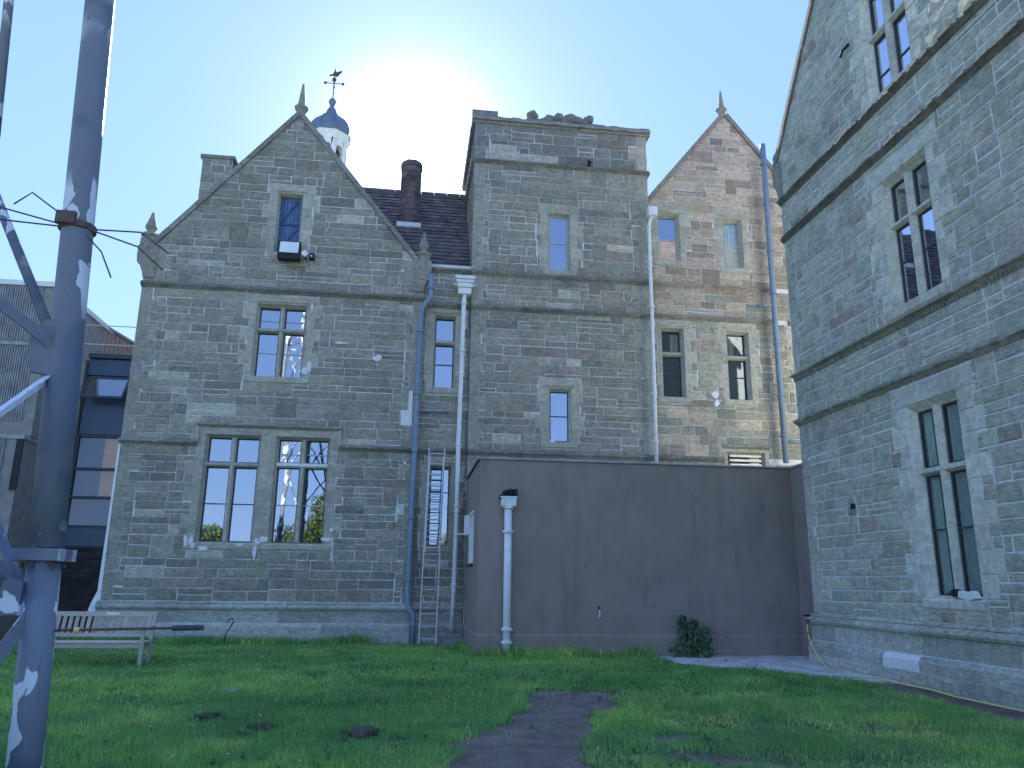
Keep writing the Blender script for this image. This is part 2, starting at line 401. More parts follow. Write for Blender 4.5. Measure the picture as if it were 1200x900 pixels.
def pal_bay(u, z, rg):
    warm = [(.265, .215, .175), (.235, .19, .155), (.29, .24, .195), (.21, .172, .142), (.31, .262, .218)]
    k = min(1, max(0, (z-7.5)/4))
    if z > 12.6 and rg.random() < (.6 if u > 9.2 else .3): return (.36, .29, .235)
    return rg.choice(warm) if rg.random() < .25+.75*k else rg.choice(GREYS)
def pal_near(u, z, rg):
    g = [(.31, .315, .262), (.325, .325, .27), (.29, .30, .25), (.345, .34, .29), (.315, .30, .27)]
    x = rg.random()
    if x < .03 and z < 8: return (.29, .30, .21)
    if x < .05: return (.27, .225, .19)
    return rg.choice(g)
# ------------------------------------------------------------------ windows
class Win:
    def __init__(s, fr, u0, u1, z0, z1, lights=1, transom=None, bars=(), cham=.06, L=(.2, .36), Rr=(.2, .36), head=.32, headx=None, sill=.2, sillx=.18,
                 mull=.13, depth=.24, glass=None, frame=None, hood=None, label=None, tnm=DRT, curtain=None, whitet=False, paneleft=None, boards=False, seed=1, barcol=None):
        s.__dict__.update(locals()); rg = random.Random(seed*7+3); s.rg = rg
        s.opening = (u0, u1, z0, z1)
        hx = .16 if headx is None else headx
        s.blocks = []
        s.blocks.append(('lintel', (u0-hx-L[0]*.6, u1+hx+Rr[0]*.6, z1, z1+head)))
        s.blocks.append(('sill', (u0-sillx, u1+sillx, z0-sill, z0)))
        for side, ws, u in ((-1, L, u0), (1, Rr, u1)):
            if ws[1] <= 0: continue
            for q in quoins(u, side, z0, z1, rg, ws, .36 if ws[1] > .1 else .5): s.blocks.append(('jamb_stone', q))
        s.holes = [b[1] for b in s.blocks]
    def build(s, parent):
        fr = s.fr; rg = s.rg; c = s.cham; u0, u1, z0, z1 = s.opening; D = s.depth
        a0, a1, b0, b1 = u0+c, u1-c, z0+c*.3, z1-c
        m = MB()        # the chamfered reveal running round the opening
        o = [(u0, z0), (u1, z0), (u1, z1), (u0, z1)]; i = [(a0, b0), (a1, b0), (a1, b1), (a0, b1)]
        o2 = [(u0+c*.45, z0+c*.1), (u1-c*.45, z0+c*.1), (u1-c*.45, z1-c*.45), (u0+c*.45, z1-c*.45)]
        rings = [[fr.p(x, z, .012) for x, z in o], [fr.p(x, z, -.05) for x, z in o2], [fr.p(x, z, -.06) for x, z in o2], [fr.p(x, z, -.12) for x, z in i], [fr.p(x, z, -D-.1) for x, z in i],
                 [fr.p(x, z, -D-.1) for x, z in o], ]
        m.ring(rings, jt(s.tnm, rg), closed=True)
        w = m.build('window', DRESSED, parent, label=s.label)
        for nm, r in s.blocks:
            if nm == 'sill':
                q = MB(); t_ = jt(s.tnm, rg)
                q.extr(fr, [(-.05, r[2]+.008), (.012, r[2]+.008), (.045, r[2]+.05), (.05, r[3]-.04), (.015, r[3]-.006), (-.12, r[3]+.01), (-.12, r[2]+.008)], r[0]+.01, r[1]-.01, t_)
                q.build('sill', DRESSED, w)
            else:
                q = stone_mb(fr, [(r[0], r[2]), (r[1], r[2]), (r[1], r[3]), (r[0], r[3])], jt(s.tnm, rg, .1), rg, False, .014)
                if q: q.build(nm, DRESSED, w)
        if s.hood is not None:
            hz = z1+.05
            MB().extr(fr, [(0.0, hz), (.045, hz+.01), (.06, hz+.05), (.03, hz+.075), (0.0, hz+.085)], u0-.07, u1+.07, jt(s.tnm, rg)).build('hood_mould', DRESSED, w)
        # lights
        n = s.lights; mu = s.mull; W_ = (a1-a0-mu*(n-1))/n
        us = [(a0+k*(W_+mu), a0+k*(W_+mu)+W_) for k in range(n)]
        zt = s.transom; ht = .065
        zs = [(b0, b1)] if zt is None else [(b0, zt-ht), (zt+ht, b1)]
        if s.whitet: pass
        oct_ = lambda w_: [(-w_, -D-.06), (w_, -D-.06), (w_, -.12), (w_*.45, -.055), (-w_*.45, -.055), (-w_, -.12)]
        for k in range(n-1):
            uc = us[k][1]+mu/2
            MB().ring([[fr.p(uc+x, z, d) for x, d in oct_(mu/2)] for z in (b0, (b0+b1)/2, b1)], jt(s.tnm, rg)).build('mullion', DRESSED, w)
        if zt is not None:
            q = MB(); q.extr(fr, [(-D-.06, zt-ht), (-.12, zt-ht), (-.045, zt-ht*.4), (-.045, zt+ht*.3), (-.12, zt+ht), (-D-.06, zt+ht)], a0-.02, a1+.02, jt(s.tnm, rg) if not s.whitet else (.6, .6, .58))
            q.build('transom', DRESSED if not s.whitet else WHITE, w)
        F = s.frame or FRAME; G = s.glass or GLASS; fw = .028
        for (x0, x1) in us:
            for (y0, y1) in zs:
                f = MB(); d0, d1 = -D-.02, -D+.025
                f.box(fr, x0, x0+fw, y0, y1, d0, d1); f.box(fr, x1-fw, x1, y0, y1, d0, d1)
                f.box(fr, x0+fw, x1-fw, y0, y0+fw, d0, d1); f.box(fr, x0+fw, x1-fw, y1-fw, y1, d0, d1)
                f.build('window_frame', F, w)
                t = rg.uniform(-.006, .006); t2 = rg.uniform(-.004, .004)
                p = MB(); P4 = [(x0+fw, y0+fw, t+t2), (x1-fw, y0+fw, -t+t2), (x1-fw, y1-fw, -t-t2), (x0+fw, y1-fw, t-t2)]
                p.ring([[fr.p(a, b, -D-.008+e) for a, b, e in P4], [fr.p(a, b, -D+e) for a, b, e in P4]]); p.build('pane', G, w)
                for bz in s.bars:
                    if y0+.05 < bz < y1-.05:
                        MB().box(fr, x0+fw, x1-fw, bz-.014, bz+.014, -D-.004, -D+.02).build('glazing_bar', s.barcol or F, w)
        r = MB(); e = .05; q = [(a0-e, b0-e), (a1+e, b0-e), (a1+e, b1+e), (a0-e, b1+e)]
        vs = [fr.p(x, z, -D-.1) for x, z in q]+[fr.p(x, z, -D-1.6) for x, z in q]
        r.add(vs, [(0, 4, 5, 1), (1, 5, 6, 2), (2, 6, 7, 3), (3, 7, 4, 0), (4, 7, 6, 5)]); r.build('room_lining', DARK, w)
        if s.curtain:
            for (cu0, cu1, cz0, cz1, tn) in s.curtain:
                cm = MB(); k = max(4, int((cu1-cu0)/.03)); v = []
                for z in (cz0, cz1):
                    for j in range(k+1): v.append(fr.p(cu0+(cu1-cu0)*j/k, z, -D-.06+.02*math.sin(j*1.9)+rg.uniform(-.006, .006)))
                cm.add(v, [(j, j+1, k+2+j, k+1+j) for j in range(k)], tn); cm.build('curtain', CURTAIN_REFL, w)
        return w
def string_course(fr, u0, u1, z, parent, rg, tn=(.15, .142, .128), h=.17, pr=.14, teeth=None, name='string_course', raw=.5):
    m = MB(); u = u0
    prof = lambda j, k: [(-.02, z-h*.62), (.02+k, z-h*.6), (pr*.55, z-h*.28), (pr+j, z-h*.12), (pr+j, z+h*.12), (pr*.35, z+h*.45+k), (-.02, z+h*.55)]
    while u < u1:
        e = min(u+rg.uniform(.7, 1.3), u1); t = jt(tn, rg, .15)
        v = u
        while v < e-.001:
            f = min(v+(rg.uniform(.09, .22)), e)
            if e-f < .06: f = e
            a, b = rg.uniform(-.02, .012)*raw*2, rg.uniform(-.012, .006)*raw*2
            m.extr(fr, prof(a, b), v, f-(.0 if f < e else .008), jt(t, rg, .06)); v = f
        u = e
    if teeth:
        v = u0+.03
        while v < u1-.03:
            zc = z-h*.78
            m.extr(fr, [(-.02, zc-.035), (.035, zc-.03), (.062, zc), (.05, zc+.03), (-.02, zc+.035)], v, v+teeth*.55, jt(tn, rg, .12)); v += teeth
    return m.build(name, RUBBLE, parent)
def plinth(fr, u0, u1, parent, rg, tn=(.29, .285, .26), name='plinth', patch=None, z0=-.3):
    w = MB()
    w.extr(fr, [(-.1, z0), (.17, z0), (.17, .40), (.13, .47), (.075, .50), (.075, .80), (.05, .84), (-.1, .84)], u0+.01, u1-.01); base = w.build(name, MORTAR, parent)
    def run(prof, lm, kind):
        u = u0
        while u < u1-.01:
            e = min(u+rg.uniform(.75, 1.25)*lm, u1)
            if u1-e < .3: e = u1
            t = jt(tn, rg, .16)
            m = MB(); m.extr(fr, prof, u+.005, e-.005, t); m.build('plinth_stone', RUBBLE if t[0] < .5 else PLASTER, base); u = e
    run([(-.02, z0), (.185, z0), (.185, .20), (.18, .23), (-.02, .235)], 1.1, 'a')
    if patch:
        for a, b in ((u0, patch[0]), (patch[0], patch[1]), (patch[1], u1)):
            o0, o1 = u0, u1
            u = a; prof = [(-.02, .245), (.182, .245), (.182, .41), (.13, .485), (.02, .50), (-.02, .50)]
            while u < b-.01:
                e = min(u+rg.uniform(1.0, 1.7), b)
                if b-e < .4: e = b
                pp = (a == patch[0]); t = (.62, .63, .63) if pp else jt(tn, rg, .16)
                if pp: e = b
                MB().extr(fr, prof, u+.005, e-.005, t).build('plinth_stone', PLASTER if pp else RUBBLE, base); u = e
    else: run([(-.02, .245), (.182, .245), (.182, .41), (.13, .485), (.02, .50), (-.02, .50)], 1.3, 'b')
    run([(-.02, .512), (.085, .512), (.085, .80), (-.02, .80)], 1.1, 'c')
    run([(-.02, .81), (.09, .81), (.14, .84), (.165, .885), (.15, .93), (.10, .96), (.07, .965), (.085, .985), (.06, 1.02), (-.02, 1.03)], 1.6, 'd')
    return base
def downpipe(parent, pts, r, material, label=None, brackets=(), hopper=None, bw=.09, n=10):
    m = MB(); P = [Vector(p) for p in pts]; m.tube(P, r, n); o = m.build('downpipe', material, parent, smooth=True, label=label)
    for z in brackets:
        for i in range(len(P)-1):
            a, b = (P[i], P[i+1]) if P[i].z >= P[i+1].z else (P[i+1], P[i])
            if b.z <= z <= a.z and a.z-b.z > .2:
                q = b+(a-b)*((z-b.z)/(a.z-b.z)); c = MB(); c.lathe(q-Vector((0, 0, .035)), [(r*1.1, 0), (r*1.45, .012), (r*1.45, .055), (r*1.1, .07)], n)
                c.beam(q+Vector((-bw, r*.9, .01)), q+Vector((bw, r*.9, .01)), .03, .045); c.build('bracket', material, o); break
    return o
# ================================================================== MAIN STONE BUILDING
rgm = random.Random(11)
YF = 21.2
FA = Fr((0, YF, 0), (1, 0, 0), (0, -1, 0)); FM = Fr((0, YF+.15, 0), (1, 0, 0), (0, -1, 0))
hall = empty('stone_building', (0, YF, 0), label='long grey sandstone building with steep gables, square tower and mullioned windows behind the lawn', cat='building')
mas = Masonry(hall)
wins = {}
wins['w1l'] = Win(FA, -5.42, -4.0, 2.49, 5.3, 2, 4.52, (3.49,), L=(.2, .42), Rr=(.2, .2), head=.24, seed=1, sillx=.2, label='left half of the paired ground floor mullioned windows')
wins['w1r'] = Win(FA, -3.6, -2.18, 2.49, 5.3, 2, 4.55, (3.49, 4.85), L=(.2, .2), Rr=(.2, .42), head=.24, seed=2, sillx=.2, whitet=True, frame=FRAME, barcol=FRAMEW, label='paired ground floor window with white painted transom')
wins['w2'] = Win(FA, -4.44, -3.06, 6.95, 9.04, 2, 8.3, (7.66, 8.6), head=.26, seed=3, hood=1, cham=.07, barcol=FRAMEW, whitet=False)
wins['w3'] = Win(FA, -4.14, -3.44, 10.62, 12.45, 1, None, (11.55,), head=.3, seed=4, hood=1, cham=.05, L=(.25, .4), Rr=(.3, .3))
for k, w in wins.items(): w.wall = 'left'
midw = {'m1': Win(FM, .5, 1.12, 6.88, 9.02, 1, 8.24, (7.6,), seed=5, L=(.2, .24), Rr=(.12, .3), hood=1, cham=.04, head=.2, headx=.02),
        'm2': Win(FM, .5, 1.12, 2.5, 4.66, 1, None, (3.95,), seed=6, L=(.2, .24), Rr=(.12, .3), hood=1, cham=.05, head=.24, headx=.02)}
tow = {'t1': Win(FA, 3.8, 4.46, 10.6, 12.42, 1, None, (11.5,), seed=7, L=(.22, .36), Rr=(.24, .36), cham=.05, depth=.14, frame=FRAMEW),
       't2': Win(FA, 3.8, 4.46, 5.42, 6.95, 1, None, (6.17,), seed=8, L=(.22, .36), Rr=(.24, .36), cham=.06, depth=.16, hood=1)}
bay = {'b1': Win(FM, 7.28, 7.96, 11.2, 12.78, 1, None, (11.95,), seed=9, cham=.05, depth=.2, hood=1, frame=FRAMEW, curtain=[(7.3, 7.92, 11.2, 11.55, (.9, .45, .35))]),  # reddish sheet paints in the reflection of the near wing
       'b2': Win(FM, 9.4, 10.0, 11.1, 12.76, 1, None, (11.87,), seed=10, cham=.05, depth=.2, hood=1, frame=FRAMEW, curtain=[(9.42, 9.98, 11.1, 12.72, (2.3, 2.3, 2.4))], glass=GLASSC),  # white sheet paints a bright reflection into the pane
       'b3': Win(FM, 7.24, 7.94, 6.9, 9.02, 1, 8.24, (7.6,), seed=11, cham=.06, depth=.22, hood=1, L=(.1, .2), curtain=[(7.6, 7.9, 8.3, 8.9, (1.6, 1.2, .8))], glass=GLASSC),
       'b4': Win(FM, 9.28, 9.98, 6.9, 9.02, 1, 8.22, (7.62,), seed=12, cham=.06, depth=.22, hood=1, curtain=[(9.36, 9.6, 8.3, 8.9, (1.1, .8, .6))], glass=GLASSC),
       'b5': Win(FM, 9.1, 10.25, 4.7, 5.32, 1, None, (), seed=13, cham=.07, depth=.16, L=(.1, .12), Rr=(.1, .12), head=.14, glass=GLASSC, sill=.1),
       'b6': Win(FM, 11.55, 12.2, 6.9, 9.0, 1, 8.2, (7.6,), seed=14, cham=.06, hood=1, L=(.2, .3), Rr=(.1, .15))}
# ---- left gabled wing
LU0, LU1 = -7.55, .13
apL = (-3.74, 15.02); sl = 1.235
plL = [(-1, 0, 7.55), (1, 0, .13), (sl, 1, apL[1]+sl*apL[0]), (-sl, 1, apL[1]-sl*apL[0]), (0, -1, -.2)]
holesL = [h for w in wins.values() for h in w.holes]
opL = [w.opening for w in wins.values()]
holesL += [(LU0, -5.6, 4.98, 5.13), (-1.95, LU1, 4.98, 5.13), (LU0, LU1, 9.36, 9.52), (-5.62, -1.95, 5.5, 5.62), (-5.62, -1.95, 5.3, 5.5)]
qd = quoins(LU0, 1, 1.03, 9.36, rgm, (.3, .52), .36)+quoins(LU1, -1, 1.03, 9.36, rgm, (.26, .44), .36)+quoins(LU0, 1, 9.52, 10.62, rgm, (.5, .7), .37)+quoins(LU1, -1, 9.52, 10.62, rgm, (.6, .8), .37)
wl = wall(mas, FA, 'wall', [(LU0, LU1, 1.03, 4.98), (LU0, LU1, 4.98, 5.3), (LU0, LU1, 5.3, 9.36), (LU0, LU1, 9.52, 15.1)], holesL, plL, pal_left, rgm, hall, openings=opL, dressed=qd+[(-.33, -.02, 3.35, 3.6, (.45, .47, .48))], bounds=(LU0, LU1, -.3, 15.1))
for w in wins.values(): w.build(hall)
# boards of the attic shutter
sh = MB()
sh.box(FA, -4.09, -3.49, 10.64, 12.4, -.235, -.20, (1, 1, 1))
shp = sh.build('shutter', LOUVRE, hall, label='blue slatted attic shutter with crossed braces')
for k in range(6): MB().box(FA, -4.085+k*.1, -3.995+k*.1, 10.65, 12.39, -.198, -.175, jt((1.25, 1.2, 1.15), rgm, .2)).build('board', LOUVRE, shp)
for a, b in (((-4.05, 11.6), (-3.6, 12.3)), ((-3.55, 11.45), (-3.98, 10.8)), ((-4.07, 11.55), (-3.51, 11.55))):
    MB().beam(FA.p(a[0], a[1], -.16), FA.p(b[0], b[1], -.16), .03, .06, (.7, .7, .7)).build('brace', LOUVRE, shp)
string_course(FA, LU0-.02, LU1+.06, 9.44, hall, rgm, pr=.11)
string_course(FA, LU0-.02, -5.6, 5.06, hall, rgm, (.2, .19, .17)); string_course(FA, -1.95, LU1+.03, 5.06, hall, rgm, (.2, .19, .17))
string_course(FA, -5.68, -1.9, 5.56, hall, rgm, (.22, .21, .18), .13, .1)
m = MB(); m.box(FA, -5.68, -5.6, 5.0, 5.5, 0, .075, DRT); m.box(FA, -1.98, -1.9, 5.0, 5.5, 0, .075, DRT); m.build('label_stop', DRESSED, hall)
plinth(FA, LU0-.02, LU1+.02, hall, rgm)
# dressed pier top between the paired windows
for k, (a, b) in enumerate([(4.55, 5.3), (3.8, 4.55), (3.3, 3.8), (2.49, 3.3)]): pass
# gable copings, kneelers, finials
def coping(fr, a, b, parent, w=.34, t=.13, over=.07, tn=(.19, .18, .165), dback=-.45):
    L = math.hypot(b[0]-a[0], b[1]-a[1]); n = max(2, round(L/.95)); ux, uz = (b[0]-a[0])/L, (b[1]-a[1])/L
    nx, nz = -uz, ux
    if nz < 0: nx, nz = -nx, -nz
    base = None
    for k in range(n):
        s0 = L*k/n+.004; s1 = L*(k+1)/n-.004
        P = [(a[0]+ux*s0, a[1]+uz*s0), (a[0]+ux*s1, a[1]+uz*s1)]
        q = [P[0], P[1], (P[1][0]+nx*t, P[1][1]+nz*t), (P[0][0]+nx*t, P[0][1]+nz*t)]
        if area(q) < 0: q = q[::-1]
        m = MB(); m.prism(fr, q, dback, over+rgm.uniform(-.008, .008), jt(tn, rgm, .15)); m.build('coping_stone', RUBBLE, parent)
def finial(c, parent, s=1., kind='finial', ped=True, tn=(.2, .19, .17)):
    m = MB(); m.lathe(c, [(.13*s, -.25*s), (.125*s, .12*s), (.15*s, .2*s), (.215*s, .3*s), (.225*s, .35*s), (.13*s, .41*s), (.12*s, .45*s), (.075*s, .85*s), (.035*s, 1.2*s), (.0, 1.24*s)], 8, tn, rot=math.pi/8)
    return m.build(kind, RUBBLE, parent)
def kneeler_finial(c, parent, tn=(.2, .19, .17)):
    m = MB(); m.lathe(c, [(.20, -.3), (.20, .08), (.24, .1), (.24, .16), (.13, .2), (.10, .26), (.15, .34), (.16, .40), (.09, .62), (.03, .84), (0, .86)], 8, tn, rot=math.pi/8)
    return m.build('finial', RUBBLE, parent)
cl_ = MB()
coping(FA, (-7.62, apL[1]+.02-sl*(apL[0]+7.62)), apL, hall)
coping(FA, (.2, apL[1]+.02-sl*(.2-apL[0])), apL, hall)
finial((apL[0], YF+.12, apL[1]+.02), hall, .95)
def kneeler(fr, u, side, z, parent, tn=(.2, .19, .17), w=.3):
    m = MB(); a, b = (u-.22, u+w) if side < 0 else (u-w, u+.22)
    e = u-.22 if side < 0 else u+.22; i_ = b if side < 0 else a
    pts = [(i_, z-.95), (u+(.0), z-.95), (u+side*.03, z-.8), (e-side*.12, z-.62), (e-side*.02, z-.5), (e, z-.3), (e, z+.0), (i_, z+.0)]
    if area(pts) < 0: pts = pts[::-1]
    m.prism(fr, pts, -.4, .06, tn); return m.build('kneeler', RUBBLE, parent)
kneeler(FA, LU0, -1, 10.55, hall); kneeler(FA, LU1, 1, 10.6, hall)
MB().bbox(FA, LU0-.19, LU0+.2, 10.56, 10.78, -.38, .07, .02, (.2, .19, .17)).build('kneeler_cap', RUBBLE, hall)
kneeler_finial((-7.55, YF+.12, 10.78), hall); kneeler_finial((.1, YF+.12, 10.72), hall)
# white painted weathering strip on the far left corner
m = MB(); m.ring([[FA.p(u, z, .03), FA.p(u+w_, z, .03), FA.p(u+w_, z, -.1), FA.p(u, z, -.1)] for u, w_, z in ((-7.78, .3, .72), (-7.72, .22, .95), (-7.6, .09, 1.25), (-7.585, .06, 3), (-7.58, .05, 5.0))])
m.build('corner_strip', WHITE, hall, label='pale painted strip running up the left corner of the gabled wing')
# ---- recessed middle bay
plM = [(-1, 0, -.13), (1, 0, 1.53), (0, 1, 10.6), (0, -1, -.2)]
holesM = [h for w in midw.values() for h in w.holes]+[(0, 2, 9.26, 9.4), (0, 2, 10.35, 10.5), (0, 2, 5.02, 5.14)]
wall(mas, FM, 'wall', [(.13, 1.53, 1.03, 5.02), (.13, 1.53, 5.14, 9.26), (.13, 1.53, 9.4, 10.35)], holesM, plM, pal_tower, rgm, hall, openings=[w.opening for w in midw.values()], bounds=(.13, 1.53, -.3, 10.6), lm=.6)
for w in midw.values(): w.build(hall)
for z in (9.33, 10.43, 5.08): string_course(FM, .14, 1.52, z, hall, rgm, pr=.1)
plinth(FM, .14, 1.52, hall, rgm)
# ---- tower
TU0, TU1 = 1.53, 6.93
plT = [(-1, 0, -TU0), (1, 0, TU1)]
holesT = [h for w in tow.values() for h in w.holes]+[(0, 9, z-.07, z+.07) for z in (5.06, 9.3, 10.36, 14.02)]
qT = []
for a, b in ((1.0, 4.99), (5.13, 9.23), (9.37, 10.29), (10.43, 13.95), (14.09, 15.3)):
    dk = (.17, .17, .17) if a > 14 else DRT
    qT += [(*q, dk) for q in quoins(TU0, 1, a, b, rgm, (.3, .46), .37)]+[(*q, (.30, .26, .23) if a > 14 else DRT) for q in quoins(TU1, -1, a, b, rgm, (.3, .55), .45)]
qT += [(1.83, 2.9, 14.1, 14.42, (.33, .31, .27)), (2.9, 4.1, 14.1, 14.36, (.32, .31, .27)), (2.0, 2.8, 14.42, 14.62, (.30, .28, .25)), (4.1, 4.75, 9.72, 9.98, (.33, .32, .29))]
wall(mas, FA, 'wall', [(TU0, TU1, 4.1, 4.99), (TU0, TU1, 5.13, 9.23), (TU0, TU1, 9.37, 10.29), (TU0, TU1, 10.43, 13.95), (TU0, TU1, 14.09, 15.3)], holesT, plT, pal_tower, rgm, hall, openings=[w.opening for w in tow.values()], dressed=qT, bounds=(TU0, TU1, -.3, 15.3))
for w in tow.values(): w.build(hall)
for z in (5.06, 9.3, 10.36): string_course(FA, TU0, TU1, z, hall, rgm, pr=.1)
string_course(FA, TU0-.08, TU1+.05, 14.02, hall, rgm, (.16, .15, .14), .15, .12)
FT = Fr((TU0, 0, 0), (0, -1, 0), (-1, 0, 0))       # left flank of the tower, u = -y
plS = [(-1, 0, 25.6), (1, 0, -YF)]
wall(mas, FT, 'wall', [(-25.6, -YF, 10.2, 13.95), (-25.6, -YF, 14.09, 15.3)], [], plS, pal_tower, rgm, hall, bounds=(-25.6, -YF-.001, -.3, 15.3))
string_course(FT, -25.6, -YF, 14.02, hall, rgm, (.16, .15, .14), .15, .12)
FTR = Fr((TU1, 0, 0), (0, 1, 0), (1, 0, 0))
wall(mas, FTR, 'wall', [(YF, 25.6, 10.2, 13.95), (YF, 25.6, 14.09, 15.3)], [], [(-1, 0, -YF)], pal_tower, rgm, hall, bounds=(YF+.001, 25.6, -.3, 15.3))
string_course(FTR, YF, 25.6, 14.02, hall, rgm, (.18, .15, .14), .15, .12)
MB().box(FA, TU0+.3, TU1-.3, -.3, 15.2, -4.4, -4.0).build('rear_wall', MORTAR, hall)
# parapet coping with carved crest
m = MB(); u = TU0-.12
while u < TU1+.1:
    e = min(u+rgm.uniform(.14, .3), TU1+.12)
    for (a, b, q) in ((15.3, 15.38, .05), (15.385, 15.47, .13)):
        m.extr(FA, [(-.5, a), (q+rgm.uniform(-.01, .01), a), (q+rgm.uniform(-.02, .01), b), (-.5, b)], u, e, jt((.2, .19, .18), rgm))
    t = 15.60+rgm.uniform(-.02, .03)
    if u < 2.05: t = 15.78
    if u > 6.55: t = 15.62
    m.extr(FA, [(-.5, 15.475), (.06, 15.475), (.03, t-.04), (-.02, t), (-.5, t)], u, e, jt((.145, .145, .15), rgm)); u = e
m.build('parapet_coping', RUBBLE, hall)
for fr_, a, b in ((FT, -25.6, -YF-.5), (FTR, YF+.5, 25.6)):
    MB().extr(fr_, [(-.4, 15.3), (.1, 15.3), (.13, 15.45), (.03, 15.6), (-.4, 15.6)], a, b, (.17, .165, .165)).build('parapet_coping', RUBBLE, hall)
def lump(c, rx, ry, rz, sd, parent, name='carved_crest', material=None, tn=(.15, .15, .155), amp=.3):
    bm = bmesh.new(); bmesh.ops.create_icosphere(bm, subdivisions=2, radius=1); rg = random.Random(sd)
    for v in bm.verts:
        k = 1+rg.uniform(-amp, amp)*.6; v.co = Vector((v.co.x*rx*k, v.co.y*ry*k, v.co.z*rz*k))
    me = bpy.data.meshes.new(name); bm.to_mesh(me); bm.free()
    a = me.color_attributes.new('tone', 'FLOAT_COLOR', 'POINT'); a.data.foreach_set('color', [*(tn), 1]*len(me.vertices))
    me.materials.append(material or RUBBLE); o = bpy.data.objects.new(name, me); COL.objects.link(o); o.location = c
    if parent is not None: setpar(o, parent)
    return o
for i, (x, z, rx, rz) in enumerate([(3.32, 15.82, .2, .2), (3.85, 15.72, .22, .18), (4.15, 15.8, .2, .2), (4.5, 15.82, .24, .18), (4.75, 15.75, .22, .22), (5.12, 15.82, .19, .2), (3.6, 15.63, .25, .1), (4.95, 15.66, .2, .12), (3.75, 15.66, .3, .12), (4.35, 15.74, .3, .14)]):
    lump((x, YF+.12, z-.02), rx*.92, .16, rz*.8, 40+i, hall)
# ---- right gabled bay
BU0, BU1 = 6.95, 12.35
apB = (9.64, 16.42); sb = 1.25
plB = [(-1, 0, -BU0), (1, 0, BU1), (sb, 1, apB[1]+sb*apB[0]), (-sb, 1, apB[1]-sb*apB[0])]
holesB = [h for w in bay.values() for h in w.holes]+[(6, 13, z-.07, z+.07) for z in (5.08, 9.38, 10.42)]
wall(mas, FM, 'wall', [(BU0, BU1, 4.1, 5.01), (BU0, BU1, 5.15, 9.31), (BU0, BU1, 9.45, 10.35), (BU0, BU1, 10.49, 16.5)], holesB, plB, pal_bay, rgm, hall, openings=[w.opening for w in bay.values()], bounds=(BU0, BU1, -.3, 16.6),
     dressed=[(6.95, 7.6, 13.0, 13.25, (.33, .27, .22)), (9.4, 10.4, 14.2, 14.6, (.36, .30, .25)), (8.9, 10.3, 13.3, 13.62, (.34, .28, .23)), (9.2, 10.3, 14.6, 15.0, (.35, .30, .25))])
for w in bay.values(): w.build(hall)
for z in (9.38, 10.42): string_course(FM, BU0, 10.8, z, hall, rgm, (.2, .17, .15), pr=.1)
string_course(FM, BU0, 9.0, 5.08, hall, rgm, pr=.08)
string_course(FM, 11.3, BU1, 8.0+1.38, hall, rgm, (.2, .17, .15), pr=.1)
string_course(FM, 8.98, 10.4, 5.48, hall, rgm, (.2, .19, .17), .12, .12)
lv = MB()
for k in range(4): lv.box(FM, 9.2, 10.15, 4.8+k*.13, 4.86+k*.13, -.1, -.04, (.5, .45, .4))
lv.build('louvre', DRESSED, hall)
coping(FM, (6.86, apB[1]-sb*(apB[0]-6.86)), apB, hall, tn=(.2, .165, .145)); coping(FM, (12.45, apB[1]-sb*(12.45-apB[0])), apB, hall, tn=(.2, .165, .145))
finial((apB[0], YF+.3, apB[1]+.05), hall, .82, tn=(.2, .18, .165))
# ---- roofs
def roof_plane(fr_pts, parent, name='roof', label=None):
    return
def tiled(p0, p1, up, rows, pitch, parent, rg, label=None, tw=.26):
    """tiles between eave line p0-p1 running up by vector 'up' (unit) ; each row overlaps the one below"""
    p0, p1, up = Vector(p0), Vector(p1), Vector(up).normalized(); al = (p1-p0); L = al.length; al.normalize(); nrm = al.cross(up).normalized()
    if nrm.z < 0: nrm = -nrm
    base = MB(); a, b = p0-nrm*.02, p1-nrm*.02; c, d = b+up*rows*pitch, a+up*rows*pitch
    base.ring([[a, b, c, d], [q-nrm*.12 for q in (a, b, c, d)]]); ro = base.build('roof', SLATE, parent, label=label)
    t = MB()
    for r in range(rows):
        x = -(r % 2)*tw/2; dz = rg.uniform(-.006, .006)
        while x < L-.02:
            x0 = max(x, 0)+.004; x1 = min(x+tw, L)-.004
            if x1-x0 > .03:
                s0 = r*pitch+rg.uniform(-.012, .012); lf = .035+rg.uniform(-.006, .012)+dz
                q = [p0+al*x0+up*s0+nrm*lf, p0+al*x1+up*s0+nrm*(lf+rg.uniform(-.006, .006)), p0+al*x1+up*(s0+pitch*1.12)+nrm*.004, p0+al*x0+up*(s0+pitch*1.12)+nrm*.004]
                bt = [v-nrm*.022 for v in q]
                t.ring([bt, q], jt((1, 1, 1), rg, .3))
            x += tw
    t.build('roof_tiles', SLATE, ro, kind='stuff'); return ro
ny = Vector((0, 1/1.2, 1)).normalized(); ny = Vector((0, 1, 1.2)).normalized()
tiled((-3.2, YF+.28, 10.45), (TU0-.01, YF+.28, 10.45), ny, 23, .245, hall, rgm, 'brown tiled roof slope between the gabled wing and the tower')
ridgeY = YF+.28+ny.y*23*.245; ridgeZ = 10.45+ny.z*23*.245
m = MB(); x = -3.2
while x < TU0:
    m.tube([(x, ridgeY, ridgeZ+.0), (min(x+.44, TU0), ridgeY, ridgeZ+.0)], .11, 8, jt((1, 1, 1), rgm, .2)); x += .45
m.build('ridge_tiles', SLATE, hall, kind='stuff')
MB().add([(-3.2, ridgeY, ridgeZ-.1), (TU0, ridgeY, ridgeZ-.1), (TU0, ridgeY+4, ridgeZ-4.9), (-3.2, ridgeY+4, ridgeZ-4.9)], [(0, 1, 2, 3)]).build('rear_roof_slope', SLATE, hall)
